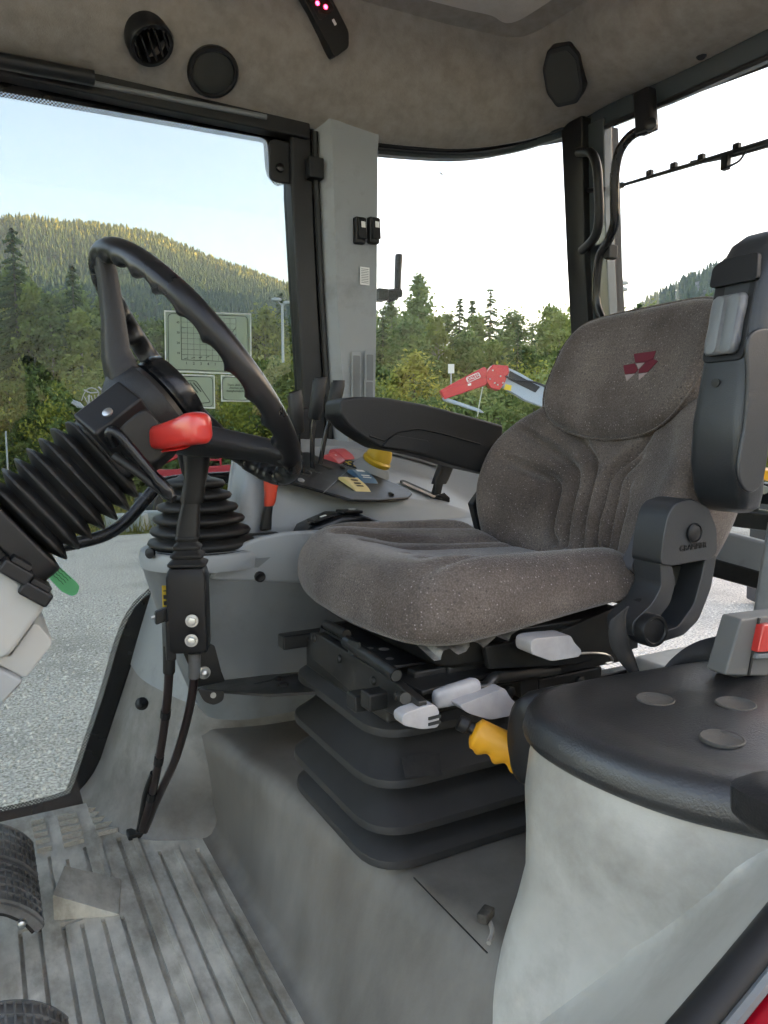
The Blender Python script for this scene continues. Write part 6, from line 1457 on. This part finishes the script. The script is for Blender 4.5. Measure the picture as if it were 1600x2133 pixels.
mk('guard', slab([P(*p, pl=pln) for p in ((150, 832), (166, 838), (176, 850), (160, 850))], RF * .06), silver, rak, bev=.01)
rt_('main_frame', ((165, 905), (165, 960), (160, 1010)), .05, mred); rt_('frame_bar', ((160, 960), (240, 955)), .04, mdark)
# thin posts, sign, orange machine, kerb stones
for px_, y0, y1, lb in ((12, 898, 985, 'thin grey marker post in the weeds at the left edge'), (113, 893, 960, 'thin marker post behind the column bellows')):
    c = at(px_, y0, 18); t = tag(mk('marker_post', tube([V((c.x, c.y, GZ)), c], .02, 6), lampg), lb, 'post')
c = at(940, 768, 30); sg = thing('sign_board', 'small white sign board standing before the trees', 'sign', (c.x, c.y, GZ))
mk('board', obox(c, RU, (0, 0, 1), RF, (.24, .36, .03)), white, sg); mk('post', tube([V((c.x, c.y, GZ)), c + RF * .04], .03, 6), lampg, sg)
c = at(1600, 985, 9); om = thing('orange_machine', 'orange machine body at the right edge behind the seat', 'machine', (c.x, c.y, GZ))
mk('body', obox(c + V((.2, 0, -.02)), RU, (0, 0, 1), RF, (.5, .12, .5)), amber, om, bev=.02); mk('grey_cap', obox(c + V((.12, -.1, .0)) - RF * .3, RU, (0, 0, 1), RF, (.2, .08, .05)), lampg, om, bev=.01)
mk('chassis', obox(V((c.x + .2, c.y, (c.z + GZ) / 2 - .1)), RU, (0, 0, 1), RF, (.4, c.z - GZ - .3, .4)), mdark, om, bev=.02)
concrete = mat('concrete', (.42, .42, .4), .85, col2=(.33, .33, .31), ns=2)
for px_, D_, lb in ((262, 15.2, 'pale concrete block behind the grab bar, nearer the bellows'), (318, 15.6, 'pale concrete block behind the grab bar, nearer the rubber boot')):
    c = at(px_, 1040, D_); tag(mk('concrete_block', obox(V((c.x, c.y, GZ + .16)), RU, RF, (0, 0, 1), (.75, .35, .33)), concrete, bev=.02), lb, 'concrete block')
c = at(818, 600, 1.98) ; wl_ = thing('mirror_arm', 'black lamp bracket with upright handle outside the grey pillar', 'bracket', P(800, 615, Y=1.82))
mk('upright', loft([ring3([(r_ * _c(t), r_ * _s(t)) for t in [2 * math.pi * j / 14 for j in range(14)]], P(x_, y_, Y=1.82), (1, 0, 0), (0, 1, 0)) for x_, y_, r_ in ((828, 608, .009), (829, 570, .0095), (831, 533, .0105), (831, 530, .009))]), black, wl_, ang=60)
mk('elbow', tube([P(784, 614, Y=1.82), P(798, 613, Y=1.82), P(834, 610, Y=1.82)], .0125, 12), black, wl_)
mk('mount', box(P(792, 615, Y=1.80), (.03, .04, .03)), black, wl_, bev=.003)
mk('knuckle', tube([P(808, 624, Y=1.815), P(826, 618, Y=1.815)], .009, 10), black, wl_)
c = at(920, 361, 30); brd = thing('bird', 'tiny dark bird flying in the white sky', 'bird', c)
mk('wings', ([tuple(c + RU * a + V((0, 0, b))) for a, b in ((0, 0), (.09, .07), (.02, -.02), (-.12, .1), (-.04, -.03), (.1, -.11))] + [tuple(c + RF * .03)], [(0, 1, 2), (0, 2, 5), (0, 4, 3), (0, 5, 4), (6, 2, 1), (6, 3, 4)]), mdark, brd)

# ---- air ---------------------------------------------------------------------
HAZE = .00020
if HAZE:
    hm = bpy.data.materials.new('valley_haze'); hm.use_nodes = True; t = hm.node_tree; t.nodes.clear()
    pv = t.nodes.new('ShaderNodeVolumePrincipled'); pv.inputs['Color'].default_value = (.86, .93, 1, 1); pv.inputs['Density'].default_value = HAZE; pv.inputs['Anisotropy'].default_value = .3
    ou = t.nodes.new('ShaderNodeOutputMaterial'); t.links.new(pv.outputs[0], ou.inputs['Volume'])
    hz = mk('haze', box((0, 600, (GZ - 1 + 420) / 2), (4400, 3400, 420 - (GZ - 1))), hm, flat=True)
    stuff(hz, 'thin pale haze filling the valley', 'haze')
